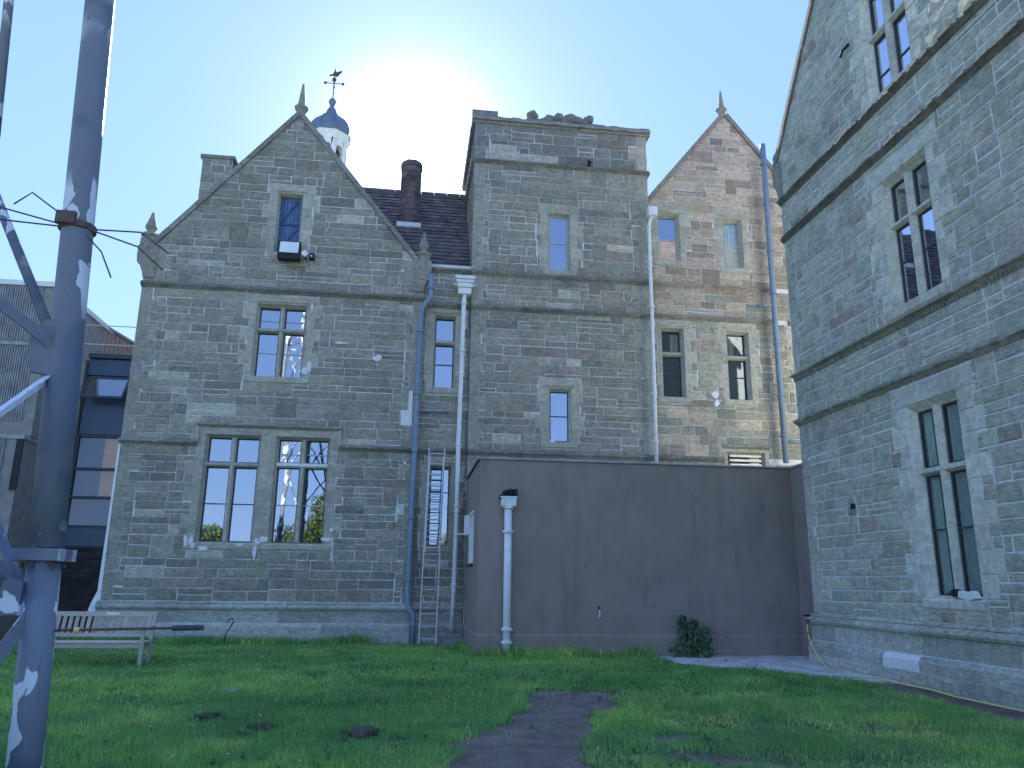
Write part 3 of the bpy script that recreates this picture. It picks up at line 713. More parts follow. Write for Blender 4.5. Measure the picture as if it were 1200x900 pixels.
def gable_roof(x0, x1, xa, za, ze0, ze1, y0, y1, parent):
    m = MB(); e = .12
    for (xe, ze) in ((x0, ze0), (x1, ze1)):
        m.add([(xe, y0, ze-e), (xa, y0, za-e), (xa, y1, za-e), (xe, y1, ze-e), (xe, y0, ze-e-.1), (xa, y0, za-e-.1), (xa, y1, za-e-.1), (xe, y1, ze-e-.1)], [(0, 1, 2, 3), (7, 6, 5, 4), (0, 4, 5, 1), (2, 6, 7, 3)])
    m.add([(x0+.05, y1, -.3), (x1-.05, y1, -.3), (x1-.05, y1, ze1-e), (xa, y1, za-e), (x0+.05, y1, ze0-e)], [(0, 1, 2, 3, 4)])
    m.build('roof', SLATE, parent)
    m = MB(); b = MB(); b.add([(x0+.05, y0, -.3), (x0+.05, y1, -.3), (x0+.05, y1, ze0-e), (x0+.05, y0, ze0-e)], [(0, 1, 2, 3)]); b.add([(x1-.05, y0, -.3), (x1-.05, y1, -.3), (x1-.05, y1, ze1-e), (x1-.05, y0, ze1-e)], [(0, 1, 2, 3)])
    b.build('side_wall', MORTAR, parent)
gable_roof(-7.55, .13, apL[0], apL[1], apL[1]-sl*(apL[0]+7.55), apL[1]-sl*(.13-apL[0]), YF+.3, YF+9, hall)
gable_roof(6.95, 12.35, apB[0], apB[1], apB[1]-sb*(apB[0]-6.95), apB[1]-sb*(12.35-apB[0]), YF+.5, YF+9, hall)
# ---- chimneys
ch = MB(); cx, cy = -.40, 23.75
ch.lathe((cx, cy, 0), [(.36, 12.2), (.36, 14.95), (.39, 14.97), (.39, 15.05), (.33, 15.18), (.2, 15.24)], 8, (1, 1, 1), rot=math.pi/8)
cho = ch.build('chimney', BRICKRED, hall, label='dark red octagonal chimney stack rising from the tiled roof')
rg = random.Random(5)
for k in range(13):          # facing blocks on the visible sides of the octagon
    for s_ in range(5, 8):
        a0 = math.pi/8+s_*math.pi/4-math.pi/4; a1 = a0+math.pi/4; z0 = 12.35+k*.2
        p0 = Vector((cx+.365*math.cos(a0), cy+.365*math.sin(a0), 0)); p1 = Vector((cx+.365*math.cos(a1), cy+.365*math.sin(a1), 0))
        al = (p1-p0).normalized(); nn = Vector((al.y, -al.x, 0)); L = (p1-p0).length
        f = Fr(p0, al, nn); sm = stone_mb(f, [(0, z0), (L, z0), (L, z0+.2), (0, z0+.2)], jt((1, 1, 1), rg, .3), rg, True, .008)
        sm.build('stone', BRICKRED, cho)
MB().bbox(Fr((0, 23.36, 0), (1, 0, 0), (0, -1, 0)), -.8, -.02, 12.55, 12.85, -.1, .03, .01).build('flashing', WHITE, cho)
FC = Fr((0, 24, 0), (1, 0, 0), (0, -1, 0))
m = MB(); m.box(FC, -7.2, -6.25, 8, 14.95, -1.0, 0); cl = m.build('chimney', MORTAR, hall, label='square stone chimney stack behind the left gable slope')
rg = random.Random(6)
for r in coursing(-7.2, -6.25, 12.5, 14.95, rg, .3, .6): 
    q = stone_mb(FC, [(r[0], r[2]), (r[1], r[2]), (r[1], r[3]), (r[0], r[3])], jt((.2, .185, .165), rg, .2), rg)
    if q: q.build('stone', RUBBLE, cl)
FC2 = Fr((-6.25, 0, 0), (0, 1, 0), (1, 0, 0))
for r in coursing(24, 25, 12.5, 14.95, rg, .3, .6):
    q = stone_mb(FC2, [(r[0], r[2]), (r[1], r[2]), (r[1], r[3]), (r[0], r[3])], jt((.16, .15, .14), rg, .2), rg)
    if q: q.build('stone', RUBBLE, cl)
MB().bbox(FC, -7.27, -6.18, 14.95, 15.08, -1.06, .06, .02, (.17, .16, .15)).build('chimney_cap', RUBBLE, cl)
# ---- pipes of the main building
p1 = downpipe(hall, [(1.32, 20.97, 9.6), (1.30, 20.97, 9.3), (1.29, 21.02, 7.4), (1.26, 21.02, 5.2), (1.27, 21.0, 3.6), (1.25, 21.0, 1.4), (1.22, 20.93, .36)], .062, WHITE, 'long white downpipe on the recessed wall left of the tower', (9.3, 7.9, 7.25, 5.2, 3.55, 3.4, 1.5))
h = MB()
FP = Fr((0, 21.02, 0), (1, 0, 0), (0, -1, 0))
for a, b, z0, z1, d in ((1.03, 1.6, 9.98, 10.08, .26), (1.06, 1.57, 9.88, 9.975, .22), (1.10, 1.53, 9.74, 9.875, .2), (1.13, 1.5, 9.55, 9.735, .17)): h.bbox(FP, a, b, z0, z1, -.1, d, .015)
h.box(FP, .98, 1.65, 9.83, 9.87, -.08, .1); h.build('hopper_head', WHITE, p1)
p2 = downpipe(hall, [(6.97, 21.0, 12.5), (6.88, 21.02, 12.2), (6.87, 21.02, 11), (6.88, 21.02, 9.4), (6.87, 21.02, 7), (6.86, 21.02, 4.35)], .055, WHITE, 'slim white downpipe at the joint of tower and right gable', (12.1, 11.0, 9.55, 9.0, 6.9, 5.5))
h = MB(); h.bbox(FP, 6.84, 7.12, 12.45, 12.75, -.1, .16, .02); h.build('hopper_head', WHITE, p2)
p3 = downpipe(hall, [(.34, 20.95, 10.1), (.36, 20.95, 9.45), (.12, 20.95, 9.08), (.09, 20.98, 8.6), (.08, 20.98, 5.2), (.06, 20.98, 1.3), (.08, 20.95, .98), (.23, 20.88, .72), (.24, 20.88, 0.0)], .07, BLUEPIPE, 'blue grey downpipe with a bent top at the corner of the left wing', (9.7, 8.4, 6.6, 5.0, 3.2, 1.6, .5))
p4 = downpipe(hall, [(10.76, 21.05, 15.3), (10.75, 21.05, 12.5), (10.73, 21.05, 9), (10.74, 21.05, 5)], .085, BLUEPIPE, 'thick blue grey downpipe climbing the right gable', (14.6, 13.2, 11.6, 10.2, 8.6, 7.0, 5.8))
for a, b in (((10.2, 21.1, 9.8), (10.7, 21.05, 9.84)), ((10.8, 21.05, 5.62), (11.5, 21.1, 5.64))):
    MB().tube([a, b], .05).build('branch_pipe', BLUEPIPE, p4, smooth=True)
MB().tube([(.1, 21.25, 6.16), (.55, 21.27, 6.17), (1.0, 21.27, 6.18)], .04).build('branch_pipe', BLUEPIPE, p3, smooth=True)
MB().tube([(1.24, 20.97, 2.8), (1.7, 20.97, 2.8)], .025).build('branch_pipe', WHITE, p1, smooth=True)
MB().tube([(5.07, 21.2, 14.12), (5.07, 21.0, 14.14), (5.0, 20.93, 14.12)], .045).build('overflow_pipe', BLACK, hall)
# pale mortar repairs
def patch(fr, cu, cz, ru, rz, sd, d=.02, parent=None, material=None, n=11):
    rg = random.Random(sd); pts = []
    for k in range(n):
        a = 2*math.pi*k/n; q = rg.uniform(.6, 1.15); pts.append((cu+ru*q*math.cos(a), cz+rz*q*math.sin(a)))
    m = MB(); m.ring([[fr.p(u, z, -.01) for u, z in pts], [fr.p(u, z, d) for u, z in pts], [fr.p(cu+(u-cu)*.8, cz+(z-cz)*.8, d+.006) for u, z in pts]]); m.build('mortar_repair', material or PLASTER, parent)
for i, (u, z, a, b) in enumerate([(-5.2, 2.32, .16, .07), (-5.5, 2.55, .07, .14), (-5.64, 2.5, .05, .16), (-4.3, 2.43, .1, .05), (-3.85, 2.52, .1, .12), (-3.72, 2.58, .16, .09), (-3.9, 2.25, .06, .22), (-2.1, 2.6, .16, .07), (-2.0, 2.85, .06, .06),
                                   (-5.45, 2.4, .06, .08), (4.1, 5.33, .28, .07), (3.9, 5.4, .1, .05), (-3.0, 7.15, .12, .1), (-2.9, 7.25, .08, .2), (-2.95, 9.0, .03, .14), (1.4, 8.7, .02, .1), (8.82, 7.0, .12, .14), (8.86, 6.75, .08, .12), (-1.05, 7.6, .14, .1), (-2.1, 8.0, .2, .04)]):
    patch(FA if u < 6 else FM, u, z, a, b, i+3, .053 if z < 2.6 and u < 0 else .03, hall)
m = MB(); m.prism(FA, [(-.33, 5.72), (-.03, 5.72), (-.03, 6.7), (-.14, 6.7), (-.14, 6.15), (-.33, 6.15)], -.01, .03, (1, 1, 1)); m.build('mortar_repair', PLASTER, hall, label='tall pale repaired patch beside the blue grey downpipe')
mas.finish()
# ================================================================== NEAR WING (RIGHT)
rgn = random.Random(23)
FN = Fr((8.5, 0, 0), (0, -1, 0), (-1, 0, 0)); NU0, NU1 = -15.93, -6.9
near = empty('gabled_stone_wing', (8.5, 11.5, 0), label='tall greenish grey sandstone wing rising on the right with three tall mullioned windows', cat='building')
masn = Masonry(near); masn.joints = (.008, .0095, .0105, .0115)
NT = (.315, .31, .275)
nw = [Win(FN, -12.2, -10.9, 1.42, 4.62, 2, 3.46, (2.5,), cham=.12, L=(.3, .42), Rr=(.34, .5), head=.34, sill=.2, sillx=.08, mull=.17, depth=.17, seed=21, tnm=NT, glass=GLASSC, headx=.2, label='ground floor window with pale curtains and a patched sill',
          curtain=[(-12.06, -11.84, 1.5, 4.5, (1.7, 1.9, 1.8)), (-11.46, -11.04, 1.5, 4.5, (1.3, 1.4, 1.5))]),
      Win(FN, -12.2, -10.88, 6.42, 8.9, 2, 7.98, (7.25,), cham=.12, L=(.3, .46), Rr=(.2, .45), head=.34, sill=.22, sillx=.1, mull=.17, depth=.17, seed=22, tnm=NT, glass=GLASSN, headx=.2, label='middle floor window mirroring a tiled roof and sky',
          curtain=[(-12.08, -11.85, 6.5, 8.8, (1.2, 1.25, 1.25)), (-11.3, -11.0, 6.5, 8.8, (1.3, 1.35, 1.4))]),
      Win(FN, -12.2, -10.9, 10.62, 13.0, 2, 11.95, (11.1,), cham=.12, L=(.3, .5), Rr=(.3, .5), head=.34, sill=.14, sillx=.1, mull=.17, depth=.17, seed=23, tnm=NT, hood=1, glass=GLASSN, label='top floor window under the gable')]
apN = (-11.5, 17.0); sn = 1.24
plN = [(-1, 0, 15.93), (sn, 1, apN[1]+sn*apN[0]), (-sn, 1, apN[1]-sn*apN[0])]
holesN = [h for w in nw for h in w.holes]+[(NU0, NU1, z-.075, z+.075) for z in (5.08, 6.12, 9.47, 10.42)]
qn = []
for a, b in ((1.03, 5.0), (5.16, 6.04), (6.2, 9.39), (9.55, 10.34), (10.5, 11.6)): qn += [(*q, NT) for q in quoins(NU0, 1, a, b, rgn, (.26, .4), .4)]
qn += [(-14.3, -14.0, 2.9, 3.1, (.24, .24, .2))]
wall(masn, FN, 'wall', [(NU0, NU1, 1.03, 5.0), (NU0, NU1, 5.16, 6.04), (NU0, NU1, 6.2, 9.39), (NU0, NU1, 9.55, 10.34), (NU0, NU1, 10.5, 17.1)], holesN, plN, pal_near, rgn, near, openings=[w.opening for w in nw], dressed=qn, bounds=(NU0, NU1, -.4, 17.1), lm=.68, hm=.255)
for w in nw: w.build(near)
string_course(FN, NU0-.02, NU1, 5.1, near, rgn, (.22, .215, .19), .17, .13, name='string_course', raw=1.0)
string_course(FN, NU0-.02, NU1, 6.14, near, rgn, (.22, .21, .18), .13, .12, teeth=.085, raw=.15)
string_course(FN, NU0-.02, NU1, 9.48, near, rgn, (.12, .12, .11), .17, .12, raw=.7)
string_course(FN, NU0-.02, NU1, 10.44, near, rgn, (.12, .12, .11), .17, .12, raw=.8)
plinth(FN, NU0-.02, NU1, near, rgn, (.32, .32, .29), patch=(-13.35, -12.35), z0=-.5)
coping(FN, (-16.0, apN[1]-sn*4.5), apN, near, tn=(.17, .16, .15)); coping(FN, (-7.0, apN[1]-sn*4.5), apN, near, tn=(.17, .16, .15))
kneeler(FN, NU0, -1, 11.45, near, (.2, .19, .17), .15)
lump((8.62, 16.12, 11.72), .13, .13, .17, 77, near, 'broken_finial', tn=(.22, .18, .17)); lump((8.62, 16.1, 11.5), .12, .15, .13, 78, near, 'broken_finial', tn=(.22, .18, .17))
FNB = Fr((0, 15.93, 0), (-1, 0, 0), (0, 1, 0))
MB().box(FNB, -18, -8.52, -.4, 11.3, -.3, 0).build('side_wall', MORTAR, near)
m = MB(); e = .15
for ye, s_ in ((15.93, 1), (7.07, -1)):
    m.add([(8.8, ye, 11.45-e), (8.8, 11.5, 17-e), (18, 11.5, 17-e), (18, ye, 11.45-e)], [(0, 1, 2, 3)])
m.add([(18, 15.93, -.4), (18, 7.07, -.4), (18, 7.07, 11.3), (18, 11.5, 16.85), (18, 15.93, 11.3)], [(0, 1, 2, 3, 4)]); m.add([(8.8, 7.07, -.4), (18, 7.07, -.4), (18, 7.07, 11.3), (8.8, 7.07, 11.3)], [(0, 1, 2, 3)])
m.build('roof', SLATE, near)
patch(FN, -11.15, 1.47, .28, .08, 91, .05, near); patch(FN, -11.45, 1.5, .1, .07, 92, .05, near, BLACK)
MB().box(FN, -14.16, -14.02, 3.03, 3.13, .005, .028).build('vent_grille', BLACK, near)
MB().tube([FN.p(-12.62, 12.3, .02), FN.p(-12.75, 12.22, .1), FN.p(-12.8, 12.1, .12)], .03).build('overflow_pipe', BLACK, near)
masn.finish()
# ================================================================== RENDERED ANNEXE
YB = 17.5
FB = Fr((0, YB, 0), (1, 0, 0), (0, -1, 0)); FBL = Fr((1.56, 0, 0), (0, -1, 0), (-1, 0, 0)); FBR = Fr((9.0, 0, 0), (0, -1, 0), (-1, 0, 0))
anx = empty('rendered_annexe', (5.3, YB, 0), label='flat roofed annexe in brown painted render standing in the corner of the stone building', cat='annexe')
m = MB(); m.box(FB, 1.56, 9.0, -.3, 4.28, -.3, 0)
m.build('wall', RENDER, anx)
m = MB(); wu0, wu1, wz0, wz1 = -20.2, -18.85, 2.0, 3.28
for r in subs([(-21.19, -YB-.3, -.3, 4.28)], [(wu0, wu1, wz0, wz1)]): m.box(FBL, r[0], r[1], r[2], r[3], -.3, 0)
m.build('wall', RENDER, anx)
m = MB(); m.box(FBR, -YB-.0, -15.94, -.3, 4.28, -.4, 0); m.build('wall', RENDER, anx, label='short rendered return wall beside the stone wing')
MB().box(FB, 1.58, 9.4, 4.1, 4.25, -3.6, -.02).build('flat_roof', LEAD, anx)
pf = [(-.02, -.3), (.045, -.3), (.045, .455), (.02, .49), (-.02, .495)]
MB().extr(FB, pf, 1.52, 8.995).build('plinth', RENDER, anx); MB().extr(FBL, pf, -21.1, -YB).build('plinth', RENDER, anx); MB().extr(FBR, pf, -YB+.05, -15.95).build('plinth', RENDER, anx)
rg = random.Random(4); u = 1.5
while u < 9.0:
    e = min(u+rg.uniform(.85, 1.25), 9.0)
    MB().extr(FB, [(-.2, 4.285), (.03, 4.285), (.045, 4.3), (.04, 4.335+rg.uniform(-.006, .006)), (-.2, 4.35)], u+.004, e-.004).build('coping_sheet', LEAD, anx); u = e
MB().extr(FBL, [(-.2, 4.285), (.04, 4.285), (.035, 4.335), (-.2, 4.35)], -21.15, -YB).build('coping_sheet', BLACK, anx)
u = -YB
while u < -15.95:
    e = min(u+.8, -15.95); MB().extr(FBR, [(-.2, 4.285), (.04, 4.285), (.035, 4.335), (-.2, 4.35)], u+.004, e-.004).build('coping_sheet', LEAD, anx); u = e
m = MB(); fw = .06
m.box(FBL, wu0, wu0+fw, wz0, wz1, -.1, .01); m.box(FBL, wu1-fw, wu1, wz0, wz1, -.1, .01); m.box(FBL, wu0+fw, wu1-fw, wz0, wz0+fw, -.1, .01); m.box(FBL, wu0+fw, wu1-fw, wz1-fw, wz1, -.1, .01)
m.box(FBL, (wu0+wu1)/2-.03, (wu0+wu1)/2+.03, wz0+fw, wz1-fw, -.1, .005)
wf = m.build('window', WHITE, anx, label='small white framed window in the side of the annexe')
MB().box(FBL, wu0+fw, wu1-fw, wz0+fw, wz1-fw, -.06, -.05).build('pane', GLASS, wf)
MB().box(FBL, wu0, wu1, wz0, wz1, -.5, -.28).build('room_lining', DARK, wf)
MB().box(FBL, wu0-.05, wu1+.05, wz0-.05, wz0, -.05, .06).build('sill', BLACK, wf)
m = MB(); m.ring([[Vector((1.55, 20.2, z)), Vector((1.44, 20.5, z)), Vector((1.46, 20.53, z)), Vector((1.57, 20.23, z))] for z in (2.75, 3.25)]); m.build('open_sash', WHITE, wf)
pd = downpipe(anx, [(2.2, 17.36, 3.35), (2.2, 17.36, 1.5), (2.2, 17.36, 0)], .085, WHITE, 'short fat white downpipe on the front of the annexe', (3.2, 2.67, .6, .33))
m = MB(); FQ = Fr((0, 17.42, 0), (1, 0, 0), (0, -1, 0)); m.bbox(FQ, 2.04, 2.37, 3.22, 3.42, -.07, .17, .012); m.bbox(FQ, 2.02, 2.39, 3.40, 3.44, -.07, .19, .01); m.build('hopper_head', WHITE, pd)
m = MB()
for a in range(12):
    t = a/11*math.pi*1.5; m.lathe((2.2+.16*math.cos(t*1.3)+rg.uniform(-.02, .02), 17.42+rg.uniform(-.03, .03), 3.5+.09*math.sin(t*1.7)), [(.0, -.05), (.05, -.02), (.05, .02), (0, .05)], 6)
m.box(FB, 2.1, 2.32, 3.42, 3.6, -.01, .012); m.build('outlet_hole', BLACK, pd)
MB().extr(FB, [(0, .83), (.03, .84), (.035, .95), (.02, 1.02), (0, 1.03)], 4.26, 4.30, (1, 1, 1)).build('key_safe', GALV, anx)
patch(FB, 4.28, .97, .03, .12, 5, .012, anx, BLACK, 8)
# ================================================================== LADDER
lad = empty('ladder', (.6, 20.5, 0), label='narrow metal extension ladder leaning against the recessed wall', cat='ladder')
A, Bt = Vector((.38, 20.45, 0)), Vector((.48, 21.08, 5.1)); G_ = Vector((.42, 0, 0)); dv = Bt-A
for off in (Vector((0, 0, 0)), G_): MB().beam(A+off, Bt+off, .07, .028, up=Vector((1, 0, 0))).build('rail', GALV, lad)
for k in range(17): p = A+dv*(.035+k*.0585); MB().tube([p, p+G_], .017, 6).build('rung', GALV, lad)
A2 = A+dv*.45+Vector((.03, -.06, 0)); d2 = dv*.5; G2 = Vector((.36, 0, 0))
for off in (Vector((0, 0, 0)), G2): MB().beam(A2+off, A2+off+d2, .06, .024, up=Vector((1, 0, 0))).build('rail', GALV, lad)
for k in range(9): p = A2+d2*(.05+k*.11)+Vector((0, -.01, 0)); MB().tube([p, p+G2], .013, 6).build('rung', GALV, lad)
for off in (Vector((0, 0, 0)), G_): MB().beam(A+off+Vector((0, 0, .0)), A+off+Vector((0, 0, .07)), .05, .09, up=Vector((1, 0, 0))).build('foot', BLACK, lad)
# ================================================================== BENCH
bn = empty('garden_bench', (-5.6, 16.2, 0), label='weathered wooden slatted garden bench with a small white plaque in front of the stone building', cat='bench')
bx0, bx1 = -6.62, -4.72; yf, yb = 15.72, 16.28; rg = random.Random(8)
def wb(n, x0, x1, y0, y1, z0, z1, t=1, **k):
    m = MB(); m.bbox(Fr((0, 0, 0), (1, 0, 0), (0, -1, 0)), x0, x1, z0, z1, -y1, -y0, .006, (t*rg.uniform(.85, 1.15),)*3); return m.build(n, WOOD, bn, **k)
for x in (bx0, bx1-.07):
    m = MB(); m.beam((x+.035, yf+.03, 0), (x+.035, yf+.03, .66), .06, .07, (1, 1, 1), up=Vector((1, 0, 0))); m.build('leg', WOOD, bn)
    m = MB(); m.beam((x+.035, yb-.06, 0), (x+.035, yb-.03, .45), .06, .07, (1, 1, 1), up=Vector((1, 0, 0))); m.beam((x+.035, yb-.03, .45), (x+.035, yb+.12, .96), .06, .06, (1, 1, 1), up=Vector((1, 0, 0))); m.build('leg', WOOD, bn)
    m = MB(); m.beam((x+.035, yf-.03, .67), (x+.035, yb+.03, .69), .07, .035, (1.1, 1.1, 1.1)); m.build('armrest', WOOD, bn)
    m = MB(); m.beam((x+.035, yf+.03, .14), (x+.035, yb-.05, .14), .04, .05); m.build('stretcher', WOOD, bn)
wb('front_rail', bx0+.07, bx1-.07, yf, yf+.035, .33, .41, 1.1); wb('rear_rail', bx0+.07, bx1-.07, yb-.07, yb-.04, .33, .41)
for k in range(6): wb('seat_slat', bx0+.03, bx1-.03, yf-.01+k*.088, yf+.066+k*.088, .415, .44, 1.25)
def br(n, z0, z1, t=1.): 
    m = MB(); f = lambda z: yb-.03+(z-.45)*.15/.51
    m.ring([[Vector((x, f(z)+d, z)) for z, d in ((z0, 0), (z0, .035), (z1, .035), (z1, 0))] for x in (bx0+.07, bx1-.07)], (t, t, t)); m.build(n, WOOD, bn)
br('lower_back_rail', .50, .565); br('top_rail', .865, .95, 1.05)
f = lambda z: yb-.03+(z-.45)*.15/.51
ns = 16
for k in range(ns):
    xc = bx0+.07+(bx1-bx0-.14)*(k+.5)/ns; m = MB(); w2 = .034
    m.ring([[Vector((xc+a, f(z)+d, z)) for a, d in ((-w2, .008), (w2, .008), (w2, .024), (-w2, .024))] for z in (.56, .87)], (rg.uniform(.8, 1.1),)*3); m.build('back_slat', WOOD, bn)
MB().box(Fr((0, f(.91)-.0, 0), (1, 0, 0), (0, -1, 0)), -5.66, -5.42, .89, .935, -.01, .012).build('plaque', WHITE, bn)
# ================================================================== MAST
mast = empty('lattice_mast', (-3.2, 6, 0), label='tall lattice mast with tubular legs and peeling blue grey paint in the left foreground', cat='mast')
cen = Vector((-4.5, 5.9, 0)); A0 = Vector((-2.44, 6.0, 0)); B0 = A0+Vector((-2.5, 2.0, 0)); D0 = A0+Vector((-1.7, -2.2, 0)); C0 = A0+Vector((-4.2, -.2, 0))
HT = 15
def leg(P, z): 
    k = .0535/2.06*z; return Vector((P.x+(cen.x-P.x)*k, P.y+(cen.y-P.y)*k*.9, z))
for i, P in enumerate((A0, B0, C0, D0)):
    m = MB(); m.tube([leg(P, z) for z in (-.2, 1.70)], .108, 16); m.build('leg', MAST, mast, smooth=True)
    m = MB(); m.tube([leg(P, z) for z in (1.79, 3, 5, 8, 11, HT)], [.116, .115, .113, .11, .105, .1], 16); m.build('leg', MAST, mast, smooth=True)
    q = leg(P, 1.745); m = MB(); m.bbox(Fr((q.x, q.y, 0), (1, 0, 0), (0, -1, 0)), -.165, .15, 1.70, 1.785, -.15, .13, .006); m.build('flange', MAST, mast)
    m = MB()
    for a in range(6): m.lathe((q.x-.005+.13*math.cos(a*1.047+.3), q.y+.12*math.sin(a*1.047+.3), 1.655), [(.018, 0), (.018, .035)], 6)
    m.build('flange_bolts', RUST, mast, kind='stuff')
def ab(P, Q, t, z): a, b = leg(P, z), leg(Q, z); return a+(b-a)*t
def vec(*a): return Vector(a)
sA = A0
dB = vec(-2, 1.6, 0); dD = vec(-1.6, -2, 0); A_ = vec(-2.62, 6, 0)
SKYLITP = plain('skylit_brace_paint', (.62, .72, .84), .4, .3, 14, .3, .003)  # paler brace colour carries the sky light on its top face
def brace(a, b, kind, w=.07, h=.07, r=.035, material=None):
    m = MB()
    if kind == 'tube': m.tube([a, b], r, 10)
    elif kind == 'flat': m.beam(a, b, .016, h)
    else:
        m.beam(a, b, w, .012); m.beam(a+vec(0, 0, -h/2), b+vec(0, 0, -h/2), .012, h)
    m.build('brace', material or MAST, mast, smooth=(kind == 'tube'))
brace(vec(-2.74, 6.1, 3.32), leg(B0, 6.5), 'tube', r=.042)
brace(A_+dD*.045+vec(0, 0, 3.28), A_+dD*.9+vec(0, 0, 4.35), 'flat', h=.085)
brace(A_+dD*-.01+vec(0, 0, 3.16), A_+dD*1.0+vec(0, 0, .3), 'angle', w=.10, h=.05, material=SKYLITP)
brace(A_+dB*.02+vec(0, 0, 1.5), A_+dB*1.15+vec(0, 0, 4.1), 'angle', w=.08, h=.06)
brace(A_+dD*.02+vec(0, 0, 1.5), A_+dD*1.0+vec(0, 0, 4.2), 'flat', h=.05)
brace(A_+dB*.0+vec(0, 0, 1.40), A_+dB*1.2+vec(0, 0, 1.40), 'flat', h=.09)
brace(A_+dD*-.045+vec(.05, -.1, 1.47), A_+dD*.3+vec(.05, -.1, .02), 'flat', h=.09)
brace(vec(-4.02, 7.1, 5.6), vec(-5.2, 8.2, 13.5), 'tube', r=.045)
for z0, z1 in ((6.5, 9.5), (9.5, 12.2), (12.2, 14.6)):
    for P, Q in ((A0, D0), (D0, C0), (C0, B0), (A0, B0)):
        brace(leg(P, z0), leg(Q, z1), 'tube', r=.035); brace(leg(Q, z0), leg(P, z1), 'tube', r=.035)
        if z0 > 7: brace(leg(P, z0), leg(Q, z0), 'flat', h=.07)
for P, Q in ((D0, C0), (C0, B0)):
    brace(leg(P, .3), leg(Q, 3.3), 'tube'); brace(leg(Q, 3.3), leg(P, 6.5), 'tube')
m = MB(); m.prism(Fr((-2.68, 5.93, 0), (1, 0, 0), (0, -1, 0)), [(-.12, 3.05), (.1, 3.02), (.1, 3.42), (-.06, 3.46), (-.16, 3.3)], -.03, .03); m.build('gusset_plate', MAST, mast); m = MB(); m.prism(Fr((-2.62, 5.9, 0), (1, 0, 0), (0, -1, 0)), [(-.14, 1.34), (.02, 1.34), (.02, 1.56), (-.1, 1.6)], -.02, .02)
m.build('gusset_plate', MAST, mast)
# anti climb spikes
q = leg(A0, 4.24); m = MB(); m.lathe(q-vec(0, 0, .03), [(.12, 0), (.135, .005), (.135, .05), (.12, .06)], 16); m.bbox(Fr((q.x-.06, q.y-.12, 0), (1, 0, 0), (0, -1, 0)), -.05, .09, 4.22, 4.32, -.02, .03, .004)
m.build('collar', RUST, mast)
SP = [[(-2.55, 5.95, 4.22), (-2.2, 6.0, 4.245), (-1.985, 6.05, 4.1)], [(-2.55, 5.9, 4.2), (-2.19, 5.95, 4.1), (-2.0, 6.0, 3.94)], [(-2.55, 5.88, 4.14), (-2.43, 5.9, 4.02), (-2.34, 5.92, 3.82)],
      [(-2.75, 6.0, 4.25), (-3.3, 6.0, 4.28), (-3.5, 6.0, 4.2)], [(-2.75, 6.0, 4.26), (-3.27, 6.05, 4.40), (-3.6, 6.1, 4.43)], [(-2.72, 5.9, 4.28), (-2.97, 5.85, 4.45), (-3.07, 5.82, 4.33)]]
for s_ in SP: MB().tube(s_, .0065, 6).build('spike', RUST, mast)
m = MB(); m.tube([(-3.4, 6.0, 1.22), (-2.4, 6, 1.235), (-1.56, 6, 1.255)], .009, 8); rod = m.build('rod', RUST, mast)
MB().tube([(-1.62, 6, 1.253), (-1.41, 6, 1.258)], .02, 10).build('sleeve', FRAME, rod); MB().tube([(-2.27, 6, 1.238), (-2.235, 6, 1.239)], .017, 8).build('clip', YELLOW, rod)
# ================================================================== MODERN BUILDING
mod = empty('modern_building', (-12, 25, 0), label='modern block of ribbed grey concrete with a navy glazed stair tower behind the mast', cat='building')
FG = Fr((0, 24.5, 0), (1, 0, 0), (0, -1, 0)); rg = random.Random(3)
m = MB(); m.box(FG, -24, -11.28, 5.63, 10.35, -8, -.02); m.build('upper_wall', CONC, mod)
m = MB(); m.box(FG, -24, -11.35, -.3, 5.5, -8, .25); m.build('lower_wall', CONC, mod)
def ribs(fr, u0, u1, z0, z1, pitch, d, nm='concrete_rib', mt=RIBC, parent=mod):
    m = MB(); u = u1-pitch
    while u > u0: 
        z = z0
        while z < z1-.01:
            e = min(z+rg.uniform(.3, .9), z1); k = rg.uniform(-.008, .008)
            m.extr(fr, [(0, z), (d+k, z), (d+k, e), (0, e)], u+pitch*.2, u+pitch*.75); z = e
        u -= pitch
    m.build(nm, mt, parent, kind='stuff')
ribs(FG, -16.5, -11.6, 8.56, 10.34, .07, .03); ribs(FG, -16.5, -11.6, 6.08, 8.42, .07, .03)
FG2 = Fr((0, 24.2, 0), (1, 0, 0), (0, -1, 0)); ribs(FG2, -16, -11.8, 1.0, 5.48, .07, .03)
MB().box(FG, -24, -11.2, 10.36, 10.52, -8, .07).build('coping', WHITE, mod); MB().box(FG, -24, -11.7, 8.43, 8.54, -.01, .05).build('joint_band', LEAD, mod)
MB().box(FG, -24, -11.3, 5.5, 5.62, -7, .3).build('ledge', LEAD, mod); MB().box(FG, -11.5, -11.3, 4.0, 5.49, .26, .3).build('downspout', BLACK, mod)
FS = Fr((0, 26, 0), (1, 0, 0), (0, -1, 0))
m = MB(); m.box(FS, -11.05, -10.62, -.3, 8.45, -1, .1); m.build('pier', CONC, mod)
m = MB(); m.box(FS, -10.6, -6.2, 2.45, 8.6, -1.5, -.12); m.build('stair_tower', NAVY, mod)
for a, b in ((7.95, 8.5), (6.0, 6.95), (2.5, 3.1)): MB().bbox(FS, -10.55, -7.6, a, b, -.1, 0, .01).build('spandrel_panel', NAVY, mod)
wn = MB()
for z in (3.1, 4.0, 4.9, 5.95): wn.box(FS, -10.58, -7.6, z-.04, z+.04, -.12, .03)
for u in (-10.56, -9.0, -7.6): wn.box(FS, u-.035, u+.035, 3.1, 5.95, -.11, .02)
MB().box(FS, -10.56, -7.6, 8.52, 8.66, -.3, .12).build('head_flashing', FRAME, mod); wo = wn.build('window', FRAME, mod)
